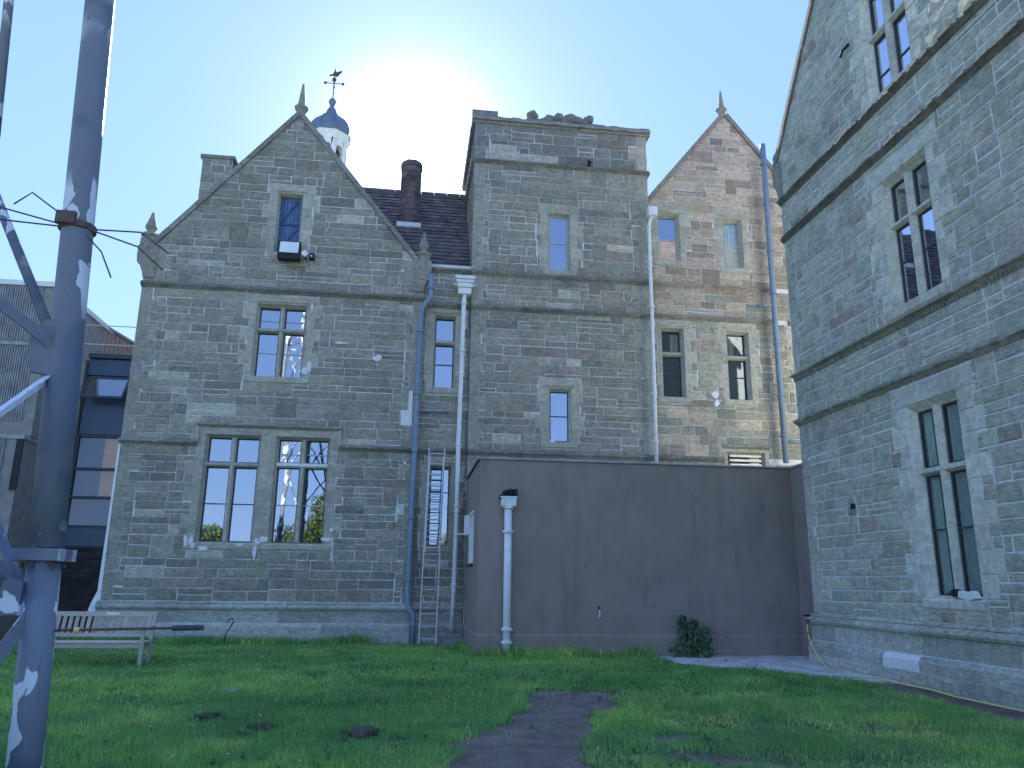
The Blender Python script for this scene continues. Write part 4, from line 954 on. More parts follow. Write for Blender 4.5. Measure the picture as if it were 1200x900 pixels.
for z0, z1 in ((3.14, 3.96), (4.04, 4.86), (4.94, 5.91)):
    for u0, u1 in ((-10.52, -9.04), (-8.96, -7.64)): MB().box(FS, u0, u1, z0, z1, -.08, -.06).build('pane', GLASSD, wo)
ho = empty('top_hung_window', (0, 0, 0)); setpar(ho, mod)
m = MB(); T = [Vector((u, y, z)) for u, y, z in ((-10.45, 25.95, 7.86), (-9.2, 25.95, 7.86), (-9.2, 25.45, 7.12), (-10.45, 25.45, 7.12))]
for a, b in ((0, 1), (1, 2), (2, 3), (3, 0)): m.beam(T[a], T[b], .07, .07)
m.build('window_frame', FRAME, ho)
MB().ring([[T[0]+vec(0, .01, 0), T[1]+vec(0, .01, 0), T[2]+vec(0, .01, 0), T[3]+vec(0, .01, 0)], T]).build('pane', GLASS, ho)
m = MB(); m.box(FS, -10.6, -6.2, -.3, 2.44, -1.5, -.15); bb = m.build('brick_base', DBRICK, mod); MB().box(FS, -9.75, -7.7, 3.95, 5.9, -.118, -.105, (2.2, 1.3, .7)).build('reflection_board', WOOD, mod)  # brown board behind the panes imitates the reflection of a brick wall
m = MB()
for r in coursing(-10.6, -7.6, .2, 2.44, rg, .12, .35):
    q = stone_mb(Fr((0, 26.15, 0), (1, 0, 0), (0, -1, 0)), [(r[0], r[2]), (r[1], r[2]), (r[1], r[3]), (r[0], r[3])], jt((1, 1, 1), rg, .3), rg, False)
    if q: b = len(m.v); m.v += q.v; m.t += q.t; m.f += [tuple(b+k for k in f) for f in q.f]; m.mi += q.mi
m.build('brick_courses', DBRICK, mod, kind='stuff')
PA, PB = vec(-11.5, 27.2, 0), vec(-10.6, 34, 0); PB = vec(-11.2+.25, 31, 0)
P1, P2 = vec(-11.55, 27.3, 0), vec(-10.7, 32.5, 0); al = (P2-P1).normalized(); FR_ = Fr(P1, al, vec(al.y, -al.x, 0)); LR = (P2-P1).length
MB().box(FR_, 0, LR+3, -.3, 10.4, -1, 0).build('rear_wall', RIBLIT, mod)
m = MB()
for k in range(24): m.box(FR_, k*.28, k*.28+.09, 8.6, 10.38, 0, .06)
m.build('cladding_rib', RIBLIT, mod, kind='stuff'); MB().box(FR_, -.05, LR+3, 10.41, 10.5, -1, .1).build('coping', LEAD, mod)
for z in (9.0, 9.65):
    MB().tube([(-11.1, 26.0, z), (-7.8, 26.0, z)], .018, 6).build('guard_rail', GALV, mod)
MB().tube([(-10.9, 26.0, 8.5), (-10.9, 26.0, 9.65)], .018, 6).build('guard_post', GALV, mod)
# ================================================================== CUPOLA
cup = empty('cupola', (-4.8, 36, 15), label='small white domed cupola with blue lead roof and weather vane behind the left gable', cat='cupola')
CX = (-4.8, 36.0, 0)
MB().lathe(CX, [(1.3, 15), (1.3, 19.0), (1.05, 19.1), (1.05, 20.9)], 8, rot=math.pi/8).build('base', WHITE, cup)
m = MB()
for k in range(8):
    a = math.pi/8+k*math.pi/4; m.tube([(CX[0]+.80*math.cos(a), CX[1]+.80*math.sin(a), 20.9), (CX[0]+.80*math.cos(a), CX[1]+.80*math.sin(a), 22.75)], .11, 8)
    b = a+math.pi/8
m.lathe(CX, [(.88, 20.88), (.88, 21.3), (.8, 21.35)], 8, rot=math.pi/8); m.lathe(CX, [(.45, 21), (.45, 22.8)], 8, rot=math.pi/8)
m.build('lantern', WHITE, cup)
for k in range(8):
    a = k*math.pi/4+math.pi/4; c_ = Vector((CX[0]+.80*math.cos(a), CX[1]+.80*math.sin(a), 0)); fr_ = Fr(c_, (-math.sin(a), math.cos(a), 0), (math.cos(a), math.sin(a), 0))
    arch = [(-.30, 23.0), (-.30, 22.55)]; m = MB()
    pts = [(.2*math.cos(t), 22.35+.22*math.sin(t)) for t in [math.pi*j/8 for j in range(9)]]
    v = []; 
    for j in range(9):
        x, z = pts[j]; v += [fr_.p(x, z, -.04), fr_.p(-.31+.62*(8-j)/8, 22.95, -.04), fr_.p(x, z, .03), fr_.p(-.31+.62*(8-j)/8, 22.95, .03)]
    fs = [(4*j, 4*j+1, 4*j+5, 4*j+4) for j in range(8)]+[(4*j+2, 4*j+6, 4*j+7, 4*j+3) for j in range(8)]+[(4*j, 4*j+4, 4*j+6, 4*j+2) for j in range(8)]
    m.add(v, fs); m.box(fr_, -.31, -.2, 21.3, 22.95, -.04, .03); m.box(fr_, .2, .31, 21.3, 22.95, -.04, .03); m.build('arch', WHITE, cup)
    MB().box(fr_, -.2, .2, 21.5, 22.5, -.3, -.27).build('louvre', FRAME, cup)
MB().lathe(CX, [(.85, 22.8), (.95, 22.95), (1.0, 23.0), (1.0, 23.12), (1.07, 23.16), (1.07, 23.24), (.9, 23.26)], 8, rot=math.pi/8).build('cornice', WHITE, cup)
MB().lathe(CX, [(1.0, 23.25), (1.06, 23.4), (1.04, 23.65), (.95, 23.9), (.78, 24.15), (.55, 24.35), (.36, 24.5), (.26, 24.65), (.18, 24.9), (.12, 25.05), (.1, 25.15)], 8, rot=math.pi/8).build('dome', LEADBLUE, cup)
m = MB()
for k in range(8):
    a = math.pi/8+k*math.pi/4; m.tube([(CX[0]+r_*math.cos(a), CX[1]+r_*math.sin(a), z) for r_, z in ((1.0, 23.25), (1.06, 23.4), (1.04, 23.65), (.95, 23.9), (.78, 24.15), (.55, 24.35), (.36, 24.5), (.26, 24.65), (.18, 24.9))], .03, 6)
m.build('dome_ribs', LEADBLUE, cup)
MB().lathe(CX, [(.0, 25.12), (.13, 25.18), (.19, 25.3), (.19, 25.38), (.13, 25.5), (0, 25.56)], 12).build('ball', LEADBLUE, cup, smooth=True)
vane = MB(); vane.tube([(CX[0], 36, 25.5), (CX[0]+.02, 36, 27.3)], .03, 6); vo = vane.build('weather_vane', RUST, cup)
MB().tube([(CX[0]-.42, 36, 26.45), (CX[0]+.45, 36, 26.45)], .025, 6).build('cardinal_arm', RUST, vo); MB().tube([(CX[0], 35.6, 26.45), (CX[0], 36.4, 26.45)], .025, 6).build('cardinal_arm', RUST, vo)
m = MB(); fv = Fr((CX[0], 36, 0), (1, 0, 0), (0, -1, 0)); m.prism(fv, [(-.25, 26.85), (-.05, 26.9), (.15, 26.85), (.4, 27.2), (.28, 27.2), (.12, 27.12), (0, 27.2), (-.08, 27.0), (-.25, 26.93)], -.02, .02); m.prism(fv, [(-.12, 26.6), (.1, 26.55), (.12, 26.75), (-.05, 26.8)], -.02, .02); m.build('vane_arrow', RUST, vo)
for q in (-.44, .46): MB().box(fv, q-.06, q+.06, 26.38, 26.52, -.02, .02).build('cardinal_letter', RUST, vo)
rr = empty('rear_hall', (-4, 36, 0), label='plain rear range under the cupola, out of sight behind the left gable', cat='building')
FRR = Fr((0, 31.5, 0), (1, 0, 0), (0, -1, 0)); MB().box(FRR, -8.5, 3, -.3, 11, -9, 0).build('wall', MORTAR, rr)
MB().ring([[vec(x, 31.3, 11), vec(x, 36, 15.6), vec(x, 40.7, 11)] for x in (-8.6, 3.1)]).build('roof', SLATE, rr)
# ================================================================== SMALL THINGS
fl = empty('floodlight', (-3.65, 20.95, 10.5), label='black floodlight with a bright face below the attic shutter', cat='floodlight')
FF = Fr((0, 21.0, 0), (1, 0, 0), (0, -1, 0))
m = MB(); m.ring([[FF.p(u, z, d) for u, z, d in q] for q in ([(-3.96, 10.3, -.1), (-3.36, 10.3, -.1), (-3.36, 10.82, -.1), (-3.96, 10.82, -.1)], [(-3.96, 10.28, .2), (-3.36, 10.28, .2), (-3.36, 10.86, .05), (-3.96, 10.86, .05)])]); m.build('housing', BLACK, fl)
m = MB(); m.ring([[FF.p(u, z, d) for u, z, d in [(-3.92, 10.46, .165), (-3.40, 10.46, .165), (-3.40, 10.83, .07), (-3.92, 10.83, .07)]], [FF.p(u, z, d) for u, z, d in [(-3.91, 10.47, .18), (-3.41, 10.47, .18), (-3.41, 10.82, .085), (-3.91, 10.82, .085)]]]); m.build('lens', WHITE, fl)
MB().beam(FF.p(-3.66, 10.36, -.18), FF.p(-3.66, 10.36, -.05), .1, .06).build('arm', BLACK, fl)
sn_ = empty('sensor_camera', (-3.2, 21.0, 10.5), label='small white round sensor head just right of the floodlight', cat='sensor')
MB().tube([FF.p(-3.23, 10.5, .12), FF.p(-3.23, 10.5, .0)], .085, 12).build('head', WHITE, sn_); MB().tube([FF.p(-3.23, 10.5, 0), FF.p(-3.23, 10.44, -.2)], .03, 8).build('bracket', BLACK, sn_)
sn2 = empty('wall_sensor', (-3.04, 21.05, 10.48), label='tiny black wall sensor furthest right beside the attic shutter', cat='sensor')
MB().bbox(FF, -3.11, -2.98, 10.4, 10.56, -.2, .02, .01).build('case', BLACK, sn2); MB().tube([FF.p(-3.045, 10.46, .02), FF.p(-3.045, 10.46, .04)], .025, 8).build('lens', WHITE, sn2)
hk = MB(); hk.tube([(-4.25, 20.2, -.1), (-4.22, 20.2, .3), (-4.1, 20.2, .5), (-4.06, 20.2, .6), (-4.1, 20.2, .66), (-4.17, 20.2, .64), (-4.19, 20.2, .57)], .018, 6)
hk.build('hooked_stake', RUST, origin=(-4.22, 20.2, 0), label='thin rusty stake with a hooked top standing at the foot of the left wall', cat='stake')
tp = empty('garden_tap', (8.62, 15.8, .95), label='small outdoor tap where the annexe meets the stone wing', cat='tap')
MB().tube([(8.5, 15.86, .93), (8.28, 15.86, .93)], .03, 8).build('pipe', GALV, tp); MB().tube([(8.3, 15.86, .96), (8.3, 15.86, .8)], .025, 8).build('spout', RUST, tp); MB().box(Fr((8.3, 15.86, 0), (1, 0, 0), (0, -1, 0)), -.07, .05, .97, 1.0, -.03, .03).build('handle', BLACK, tp)
hs = MB(); hp = [(8.28, 15.86, .8), (8.24, 15.75, .55), (8.22, 15.5, .3), (8.2, 15.2, .12), (8.15, 14.9, .03), (8.05, 14.5, .03), (7.98, 14.1, .04), (8.0, 13.7, .05), (8.12, 13.3, .06), (8.1, 12.7, .05), (8.12, 11.9, .05), (8.05, 11.2, .04), (8.08, 10.4, .03), (8.1, 9.6, .03), (8.0, 8.8, .03)]
def smooth_path(p, n=5):
    out = []
    P = [Vector(x) for x in p]
    for i in range(len(P)-1):
        a, b, c, d = P[max(i-1, 0)], P[i], P[i+1], P[min(i+2, len(P)-1)]
        for k in range(n):
            t = k/n; out.append(.5*((2*b)+(c-a)*t+(2*a-5*b+4*c-d)*t*t+(-a+3*b-3*c+d)*t**3))
    return out+[P[-1]]
hs.tube(smooth_path(hp), .014, 6); hs.build('garden_hose', YELLOW, origin=(8.1, 12, 0), smooth=True, label='thin yellow hose trailing from the tap along the foot of the stone wing', cat='hose')
kb = MB(); kb.box(Fr((0, 20.5, 0), (1, 0, 0), (0, -1, 0)), .9, 1.5, 0, .05, -.5, 0); 
for a, b, c_, d_ in ((.9, .95, -.5, 0), (1.45, 1.5, -.5, 0), (.96, 1.44, -.05, 0), (.96, 1.44, -.5, -.45)): kb.box(Fr((0, 20.5, 0), (1, 0, 0), (0, -1, 0)), a, b, .052, .2, c_, d_)
kb.build('drain_surround', CONC, origin=(1.2, 20.7, 0), label='low dark drain surround at the foot of the white downpipe', cat='drain')
MB().bbox(Fr((0, 0, .0), (1, 0, 0), (0, 0, 1)), -2.62, -2.28, -0.02, .0, 0, .0, .0) if False else None
ic = MB(); ic.bbox(Fr((0, 12.4, 0), (1, 0, 0), (0, -1, 0)), -2.72, -2.34, .0, .035, -.14, .14, .01); ic.build('inspection_cover', CONC, origin=(-2.5, 12.4, 0), label='small pale inspection cover sunk in the lawn', cat='cover')
# ================================================================== GROUND
rg = np.random.RandomState(5)
def vnoise(x, y, s, seed):
    x = x/s; y = y/s; xi = np.floor(x).astype(int); yi = np.floor(y).astype(int); fx = x-xi; fy = y-yi
    fx = fx*fx*(3-2*fx); fy = fy*fy*(3-2*fy)
    def h(a, b): n = (a*374761393+b*668265263+seed*69069) & 0x7fffffff; n = ((n ^ (n >> 13))*1274126177) & 0x7fffffff; return (n & 0xffff)/65535.
    return (h(xi, yi)*(1-fx)+h(xi+1, yi)*fx)*(1-fy)+(h(xi, yi+1)*(1-fx)+h(xi+1, yi+1)*fx)*fy
def fbm(x, y, s, seed): return .5*vnoise(x, y, s, seed)+.28*vnoise(x, y, s*.45, seed+1)+.22*vnoise(x, y, s*.2, seed+2)
def seg(x, y, a, b, w):
    ax, ay = a; bx, by = b; t = np.clip(((x-ax)*(bx-ax)+(y-ay)*(by-ay))/((bx-ax)**2+(by-ay)**2), 0, 1)
    return np.hypot(x-ax-t*(bx-ax), y-ay-t*(by-ay))/w
def bare(x, y):
    n = fbm(x, y, .9, 3)-.5
    d = np.minimum(seg(x, y, (2.5, 11.7), (2.2, 10.6), .66), seg(x, y, (2.0, 10.4), (1.15, 8.2), .55))
    d = np.minimum(d, seg(x, y, (1.15, 8.3), (1.05, 6.5), .72))
    a = np.clip((1.12-d-n*.9)*3.5, 0, 1)
    side = np.clip((x-7.55+n*.6)*4, 0, 1)*(y < 14.2)        # soil strip along the stone wing
    sc = np.clip((.75-np.minimum(seg(x, y, (2.8, 7.9), (3.5, 7.6), .4), seg(x, y, (2.6, 8.6), (3.1, 8.8), .28))-n*2.2)*2.5, 0, .85)
    base = np.clip((y-(20.55+n*.3))*5, 0, 1)*(x > -1.0)*(x < 1.7)
    return np.maximum(np.maximum(a, side), np.maximum(sc, base))
def worn(x, y):
    d = np.minimum(seg(x, y, (3.6, 9.6), (6.0, 8.8), .7), seg(x, y, (3.8, 11.3), (5.4, 12.0), .25)); d = np.minimum(d, seg(x, y, (2.3, 8.0), (4.6, 7.5), .6))
    return np.clip((1.1-d-(fbm(x, y, .6, 9)-.5)*2)*1.2, 0, 1)
def gz(x, y): return .05*(fbm(x, y, 3.0, 21)-.5)+.03*(fbm(x, y, .8, 31)-.5)-.02*bare(x, y)-.012*np.clip(10.5-y, 0, 6)
xs = np.arange(-14, 10.01, .1); ys = np.arange(5, 22.01, .1); X, Y = np.meshgrid(xs, ys); Z = gz(X, Y)
bz = bare(X, Y)
ex = [-300, -60, -14]; V = np.stack([X, Y, Z], -1).reshape(-1, 3); nx_, ny_ = len(xs), len(ys)
I = (np.arange(ny_-1)[:, None]*nx_+np.arange(nx_-1)[None, :]).reshape(-1)
Fq = np.stack([I, I+1, I+nx_+1, I+nx_], -1)
def soil_lawn():
    m, t, b = mat('lawn_ground', 1, .1)
    g = mix(t, ramp(t, noise(t, .7, 5), .35, .65), (.09, .18, .07), (.13, .24, .09))
    g = mix(t, ramp(t, noise(t, 30, 4), .4, .6, (0, 0, 0), (.6,)*3), g, (.05, .045, .03))
    s = mix(t, ramp(t, noise(t, 3, 6, rough=.7), .3, .7), (.12, .10, .09), (.22, .20, .18))
    s = mix(t, ramp(t, noise(t, 22, 5, rough=.7), .58, .66, (0, 0, 0), (.6,)*3), s, (.035, .03, .028))
    c = mix(t, tone(t), g, s); t.links.new(c, b.inputs['Base Color'])
    bump(t, b, addh(t, noise(t, 14, 6, rough=.7), noise(t, 60, 4), .5), 1.0, .04); return m
LAWN = soil_lawn()
me = bpy.data.meshes.new('lawn'); me.from_pydata(V.tolist(), [], Fq.tolist()); a = me.color_attributes.new('tone', 'FLOAT_COLOR', 'POINT')
bf = bz.reshape(-1); a.data.foreach_set('color', np.stack([bf, bf, bf, np.ones_like(bf)], -1).astype('f').ravel()); me.materials.append(LAWN)
me.polygons.foreach_set('use_smooth', [True]*len(me.polygons)); o = bpy.data.objects.new('lawn', me); COL.objects.link(o); tag(o, kind='structure')
far = MB(); c = (0, 0, 0); zf = -.12
far.add([(-400, -400, zf), (400, -400, zf), (400, 400, zf), (-400, 400, zf)], [(0, 1, 2, 3)], (.0, .0, .0)); far.build('ground', LAWN, kind='structure')
dr = MB(); dr.add([(-60, -26, -.06), (60, -26, -.06), (60, -2.5, -.06), (-60, -2.5, -.06)], [(0, 1, 2, 3)]); dr.build('bounce_yard', plain('bounce_gravel', (.45, .43, .40), .95, .3, 8, .6, .01), kind='structure')  # unseen pale ground added behind the camera to bounce sunlight onto the walls
# bare earth track as a slightly raised crust
def sheet(name, fn, thr, x0, x1, y0, y1, st, lift, material, seed, amp=.02):
    xs = np.arange(x0, x1, st); ys = np.arange(y0, y1, st); X, Y = np.meshgrid(xs, ys); M = fn(X, Y)
    Z = gz(X, Y)+lift+amp*(fbm(X, Y, .25, seed)-.4)-np.clip((thr+.18-M)/.18, 0, 1)*(lift+.012)
    n = len(xs); V = np.stack([X, Y, Z], -1).reshape(-1, 3); ok = (M > thr-.05)
    c = ok[:-1, :-1] & ok[1:, :-1] & ok[:-1, 1:] & ok[1:, 1:]; j, i = np.nonzero(c); k = j*n+i
    F = np.stack([k, k+1, k+n+1, k+n], -1); u, inv = np.unique(F, return_inverse=True)
    me = bpy.data.meshes.new(name); me.from_pydata(V[u].tolist(), [], inv.reshape(-1, 4).tolist()); me.materials.append(material)
    me.polygons.foreach_set('use_smooth', [True]*len(me.polygons)); o = bpy.data.objects.new(name, me); COL.objects.link(o); return tag(o, kind='structure')
def earth_mat():
    m, t, b = mat('bare_earth', 1, .1)
    s = mix(t, ramp(t, noise(t, 2.2, 6, rough=.7), .32, .68), (.17, .14, .12), (.34, .29, .25))
    s = mix(t, ramp(t, noise(t, 30, 5, rough=.75), .62, .68, (0, 0, 0), (.7,)*3), s, (.24, .22, .2))
    t.links.new(s, b.inputs['Base Color']); bump(t, b, addh(t, noise(t, 12, 6, rough=.75), noise(t, 50, 4), .6), 1., .05); return m
EARTH = earth_mat()
sheet('dirt_path', lambda x, y: bare(x, y)*(x < 4.2)*(y < 14), .5, -.5, 4.2, 6, 13.2, .05, .012, EARTH, 51, .03)
sheet('soil_strip', lambda x, y: bare(x, y)*(x > 5), .5, 6.9, 8.45, 6, 14.2, .05, .012, EARTH, 52, .03)
# cracked concrete apron in the corner
ap = MB(); AP = plain('pale_worn_concrete', (.58, .57, .55), .85, .4, 2.2, .6, .01, bscale=25)
pv = empty('paving', (7, 16, 0), kind='structure')
rgp = random.Random(12)
slabs = [[(5.4, 17.46), (5.6, 15.6), (6.7, 15.0), (7.2, 17.46)], [(7.23, 17.46), (6.73, 14.98), (7.7, 14.3), (8.3, 14.7), (8.3, 15.9), (8.98, 15.95), (8.98, 17.46)], [(6.75, 14.9), (7.5, 13.2), (8.28, 12.9), (8.28, 14.65), (7.72, 14.27)]]
for sl_ in slabs:
    m = MB(); pts = []
    for i in range(len(sl_)):
        a, b = Vector((*sl_[i], 0)), Vector((*sl_[(i+1) % len(sl_)], 0)); n = 5
        for k in range(n):
            q = a+(b-a)*k/n; pts.append(q+vec(rgp.uniform(-.04, .04), rgp.uniform(-.05, .05), 0) if k else q)
    if sum(pts[i].x*pts[(i+1) % len(pts)].y-pts[(i+1) % len(pts)].x*pts[i].y for i in range(len(pts))) < 0: pts = pts[::-1]
    h = .05; cc = sum(pts, Vector())/len(pts)
    m.ring([[p+vec(0, 0, -.1) for p in pts], [p+vec(0, 0, h-.012) for p in pts], [p+(cc-p).normalized()*.02+vec(0, 0, h+rgp.uniform(-.004, .004)) for p in pts]]); m.build('paving_slab', AP, pv)
m = MB(); m.bbox(Fr((0, 20.15, 0), (1, 0, 0), (0, -1, 0)), -.75, 1.5, -.1, .03, -1.0, .0, .01); m.build('paving_slab', CONC, pv)
# molehills
for i, (x, y, r_, lb) in enumerate([(-2.2, 10.0, .15, 'dark molehill nearest the mast'), (-1.5, 9.45, .10, 'smallest dark soil heap between two molehills'), (-.4, 9.15, .17, 'largest dark molehill in the middle of the lawn'), (0.0, 8.8, .07, 'dark soil heap right of the largest molehill')]):
    o = lump((x, y, float(gz(np.array([x]), np.array([y]))[0])+.03), r_, r_*.9, r_*.45, 60+i, None, 'molehill', SOIL, (1, 1, 1), .5); tag(o, lb, 'molehill', 'dark molehills on the lawn')
# ---- grass
def grass(n, xr, yr, hmin, hmax, wd, seed, fn=None, name='grass', keep=None):
    rs = np.random.RandomState(seed)
    x = rs.uniform(*xr, n); y = rs.uniform(*yr, n)
    # uniform in screen depth: thin out with distance
    cl = fbm(x, y, 1.1, 71)
    ok = rs.rand(n) > np.clip(bare(x, y)*1.25-.28*fbm(x, y, .3, 5), 0, .985)
    ok &= rs.rand(n) < (1-.6*worn(x, y))
    if keep is not None: ok &= keep(x, y, rs)
    ok &= ~(np.minimum(np.minimum(np.hypot(x+2.2, y-10)/.26, np.hypot(x+1.5, y-9.45)/.2), np.minimum(np.hypot(x+.4, y-9.15)/.27, np.hypot(x, y-8.8)/.15)) < 1); ok &= ~((y > 17.35) & (x > 1.45)); ok &= ~((x > 6.7) & (y > 13.3+.0) & (y < 17.6) & (y > 15.6-(x-6.7)*1.6)); ok &= x < 8.25; ok &= ~((x > 5.45) & (y > 15.75-(x-5.5)*1.15+.25*(fbm(x, y, .5, 19)-.5)))
    x, y, cl = x[ok], y[ok], cl[ok]; n = len(x); z = gz(x, y)-.01
    h = rs.uniform(hmin, hmax, n)*(.45+1.1*cl)*(1-.45*worn(x, y)); an = rs.uniform(0, 2*np.pi, n); le = rs.uniform(.15, .75, n)*h; w = wd*rs.uniform(.6, 1.3, n)*np.clip(y/11, .75, 1.6)
    la = rs.uniform(0, 2*np.pi, n)
    px, py = np.cos(an)*w/2, np.sin(an)*w/2; lx, ly = np.cos(la)*le, np.sin(la)*le
    b0 = np.stack([x-px, y-py, z], -1); b1 = np.stack([x+px, y+py, z], -1)
    m0 = np.stack([x-px*.8+lx*.35, y-py*.8+ly*.35, z+h*.6], -1); m1 = np.stack([x+px*.8+lx*.35, y+py*.8+ly*.35, z+h*.6], -1)
    tp = np.stack([x+lx, y+ly, z+h*.95], -1)
    V = np.stack([b0, b1, m0, m1, tp], 1).reshape(-1, 3)
    k = np.arange(n)*5
    me = bpy.data.meshes.new(name); me.vertices.add(n*5); me.vertices.foreach_set('co', V.astype('f').ravel())
    lp = np.stack([k, k+1, k+3, k+2, k+2, k+3, k+4], -1).ravel(); me.loops.add(len(lp)); me.loops.foreach_set('vertex_index', lp.astype('i'))
    ls = np.stack([np.arange(n)*7, np.arange(n)*7+4], -1).ravel(); me.polygons.add(n*2); me.polygons.foreach_set('loop_start', ls.astype('i'))
    me.update(); me.validate()
    base = np.array([1., 1., 1.])[None]*rs.uniform(.6, 1.45, (n, 1))
    dry = (rs.rand(n) < .05+.22*np.clip((fbm(x, y, 1.9, 123)-.5)*5, 0, 1)+.35*worn(x, y)); base[dry] = base[dry]*np.array([2.2, 1.25, 1.7])
    pt = fbm(x, y, 1.6, 88)[:, None]; base = base*(.55+.9*pt)*np.where(pt > .55, np.array([[1.08, 1.02, .95]]), np.array([[.9, 1., 1.05]]))
    C_ = np.repeat(np.concatenate([base, np.ones((n, 1))], 1), 5, 0); a = me.color_attributes.new('tone', 'FLOAT_COLOR', 'POINT'); a.data.foreach_set('color', C_.astype('f').ravel())
    me.materials.append(GRASS); o = bpy.data.objects.new(name, me); COL.objects.link(o); return o
def infr(x, y, rs):
    sx = 600+909*(x/np.maximum(y, 1)*1.0-.129)/1.0
    return (sx > -90) & (sx < 1290)
g1 = grass(300000, (-5.5, 7.5), (6.0, 11), .05, .11, .0065, 1, name='grass', keep=infr); tag(g1, 'short uneven green lawn grass in the near half of the garden', 'grass', kind='stuff')
g2 = grass(280000, (-10, 8.4), (11, 21.1), .05, .12, .009, 2, name='grass', keep=infr); tag(g2, 'green lawn grass reaching back to the foot of the buildings', 'grass', kind='stuff')
def edge(x, y, rs): 
    a = ((y > 20.3+.25*fbm(x, y, .8, 4)) & (x < -.8)) | ((y > 17.1) & (y < 17.46) & (x > 1.4) & (x < 5.8)) | ((x < 1.55) & (x > 1.3) & (y > 17.4) & (y < 20))
    return a & (rs.rand(len(x)) < .8)
g3 = grass(90000, (-9, 6), (17.0, 21.05), .14, .30, .012, 3, name='tall_grass', keep=edge); tag(g3, 'longer rough grass growing along the foot of the walls', 'grass', kind='stuff')
def tuft(x, y, rs): return (fbm(x, y, .5, 14) > .66)
g5 = grass(26000, (-.5, 3.8), (6.4, 12.9), .05, .13, .007, 6, name='grass_fringe', keep=lambda x, y, rs: (bare(x, y) > .05) & (bare(x, y) < .8)); tag(g5, 'straggling grass creeping over the edge of the bare earth path', 'grass', kind='stuff')
g4 = grass(60000, (-5, 6.5), (6.2, 16), .10, .2, .008, 4, name='grass_tufts', keep=tuft); tag(g4, 'scattered longer grass tufts on the lawn', 'grass', kind='stuff')
rs = np.random.RandomState(9); dm = MB()
for k in range(160):
    y = rs.uniform(7.5, 19); x = rs.uniform(-.45*y, .45*y)
    if float(bare(np.array([x]), np.array([y]))[0]) < .2: zz = float(gz(np.array([x]), np.array([y]))[0])+rs.uniform(.05, .09); dm.lathe((x, y, zz), [(.0, -.004), (.013, 0), (0, .006)], 5)
dm.build('daisies', WHITE, kind='stuff', label='tiny white daisies dotted over the lawn', cat='flowers')
# broad leaved weeds and clover pressed into the turf
wd = MB(); rs = np.random.RandomState(31)
for k in range(900):
    y = 7+13*rs.rand()**1.3; x = rs.uniform(-.5*y, .45*y)
    if x > 7.6 or (y > 17.3 and x > 1.4): continue
    if float(fbm(np.array([x]), np.array([y]), 1.2, 44)[0]) < .5: continue
    zz = float(gz(np.array([x]), np.array([y]))[0]); a0 = rs.uniform(0, 6.28); nl = rs.randint(4, 8); L = rs.uniform(.03, .08)
    if float(bare(np.array([x]), np.array([y]))[0]) > .8 and rs.rand() < .8: continue
    t_ = (rs.uniform(.6, 1.3),)*3
    for j in range(nl):
        a = a0+j*6.283/nl+rs.uniform(-.3, .3); d = vec(math.cos(a), math.sin(a), 0); n_ = vec(-math.sin(a), math.cos(a), 0); c0 = vec(x, y, zz+.02); hgt = rs.uniform(.02, .07)
        wd.add([c0, c0+d*L*.55+n_*L*.24+vec(0, 0, hgt), c0+d*L*1.1+vec(0, 0, hgt*.8), c0+d*L*.55-n_*L*.24+vec(0, 0, hgt)], [(0, 1, 2, 3)], t_)
wd.build('lawn_weeds', SHRUBL, kind='stuff', label='low broad leaved weeds growing among the lawn grass', cat='weeds')
# stones on the soil
st = MB()
for k in range(420):
    x, y = (rs.uniform(.2, 3.4), rs.uniform(7, 12.6)) if k < 300 else (rs.uniform(7.8, 8.3), rs.uniform(8.5, 14))
    if float(bare(np.array([x]), np.array([y]))[0]) > .6:
        r_ = rs.uniform(.004, .013); zz = float(gz(np.array([x]), np.array([y]))[0])+.018; st.lathe((x, y, zz), [(r_*.3, -r_*.3), (r_, 0), (r_*.8, r_*.5), (r_*.2, r_*.7)], 6, rot=rs.uniform(0, 3))
st.build('pebbles', EARTH, kind='stuff', label='small pebbles and clods lying on the bare soil', cat='pebbles')
# ---- foliage helper
def leaves(n, centers, size, seed, tn=1., up=.3):
    rs = np.random.RandomState(seed); m = []; k = rs.randint(0, len(centers), n)
    C_ = np.array([c[:3] for c in centers])[k]; Rd = np.array([c[3:6] for c in centers])[k]
    d = rs.normal(size=(n, 3)); d /= np.linalg.norm(d, axis=1)[:, None]; rad = rs.uniform(.35, 1.0, n)[:, None]**.6
    P = C_+d*Rd*rad; ax = rs.normal(size=(n, 3)); ax /= np.linalg.norm(ax, axis=1)[:, None]; bx = np.cross(ax, rs.normal(size=(n, 3))); bx /= np.linalg.norm(bx, axis=1)[:, None]
    s = size*rs.uniform(.6, 1.4, n)[:, None]
    V = np.stack([P-ax*s, P+bx*s*.45, P+ax*s, P-bx*s*.45], 1).reshape(-1, 3); cc = rs.uniform(.6, 1.4, (n, 1))*np.array([[1., 1., 1.]])*tn
    me = bpy.data.meshes.new('crown'); me.from_pydata(V.tolist(), [], np.arange(n*4).reshape(-1, 4).tolist())
    a = me.color_attributes.new('tone', 'FLOAT_COLOR', 'POINT'); a.data.foreach_set('color', np.repeat(np.concatenate([cc, np.ones((n, 1))], 1), 4, 0).astype('f').ravel()); return me
sb_ = empty('shrub', (6.3, 17.15, 0), label='dark green leafy shrub growing against the brown annexe wall', cat='shrub')
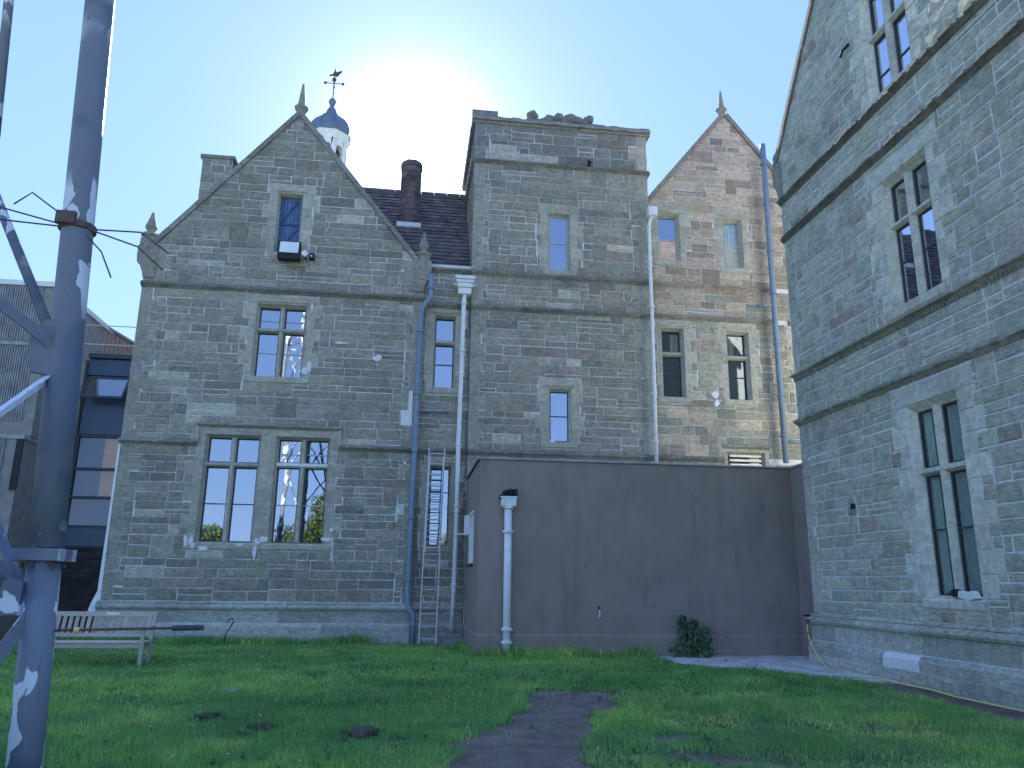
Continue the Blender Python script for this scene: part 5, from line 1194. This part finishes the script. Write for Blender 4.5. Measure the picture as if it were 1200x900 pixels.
me = leaves(620, [(6.05, 17.15, .22, .3, .2, .24), (6.45, 17.15, .28, .28, .2, .28), (6.15, 17.2, .5, .2, .15, .24), (6.55, 17.15, .5, .2, .15, .2), (6.08, 17.2, .78, .1, .08, .14), (6.45, 17.1, .13, .36, .22, .16), (6.3, 17.15, .72, .12, .1, .12)], .062, 4); me.materials.append(SHRUBL)
o = bpy.data.objects.new('foliage', me); COL.objects.link(o); setpar(o, sb_)
m = MB()
for a, b in (((6.15, 17.2, 0), (6.06, 17.2, .95)), ((6.25, 17.2, 0), (6.15, 17.15, .8)), ((6.35, 17.2, 0), (6.55, 17.15, .75)), ((6.3, 17.2, 0), (6.32, 17.1, .85)), ((6.4, 17.2, 0), (6.7, 17.1, .5))): m.tube([a, b], [.012, .005], 5)
m.build('stem', BARK, sb_)
# ---- trees behind the viewer that the windows mirror
for i, (x, y, h, lb) in enumerate([(-20, -26, 7.5, 'leftmost low broad tree behind the viewer'), (-9.8, -28, 9.0, 'round crowned tree behind the viewer, second from the left'), (-5.0, -33, 9.5, 'taller tree behind the viewer left of centre'), (6, -34, 10, 'broad tree behind the viewer right of centre'), (18, -30, 9, 'rightmost tree behind the viewer')]):
    T = empty('tree', (x, y, 0), label=lb, cat='tree', group='trees behind the viewer')
    rgt = random.Random(i+50); cs = []
    m = MB(); m.tube([(x, y, -.2), (x+.1, y, h*.3), (x-.1, y, h*.7)], [.28, .2, .06], 8)
    for k in range(9):
        a = k*2.4; rr_ = rgt.uniform(.12, .34)*h; zc = h*rgt.uniform(.4, .86); q = (x+rr_*math.cos(a), y+rr_*math.sin(a)*.7, zc); m.tube([(x, y, h*.28+k*.1), q], [.09, .03], 6); s_ = rgt.uniform(.13, .2)*h; cs.append((*q, s_, s_, s_*.75))
    m.build('trunk', BARK, T); me = leaves(5200, cs, .16, i+30); me.materials.append(LEAF); o = bpy.data.objects.new('crown', me); COL.objects.link(o); setpar(o, T)
hedge = leaves(9000, [(x, -30, 1.2, 3, 1, 1.6) for x in range(-40, 40, 4)], .16, 99); hedge.name = 'hedge'; hedge.materials.append(LEAF); o = bpy.data.objects.new('hedge', hedge); COL.objects.link(o); tag(o, 'long low hedge at the far side of the garden behind the viewer', 'hedge', kind='stuff')
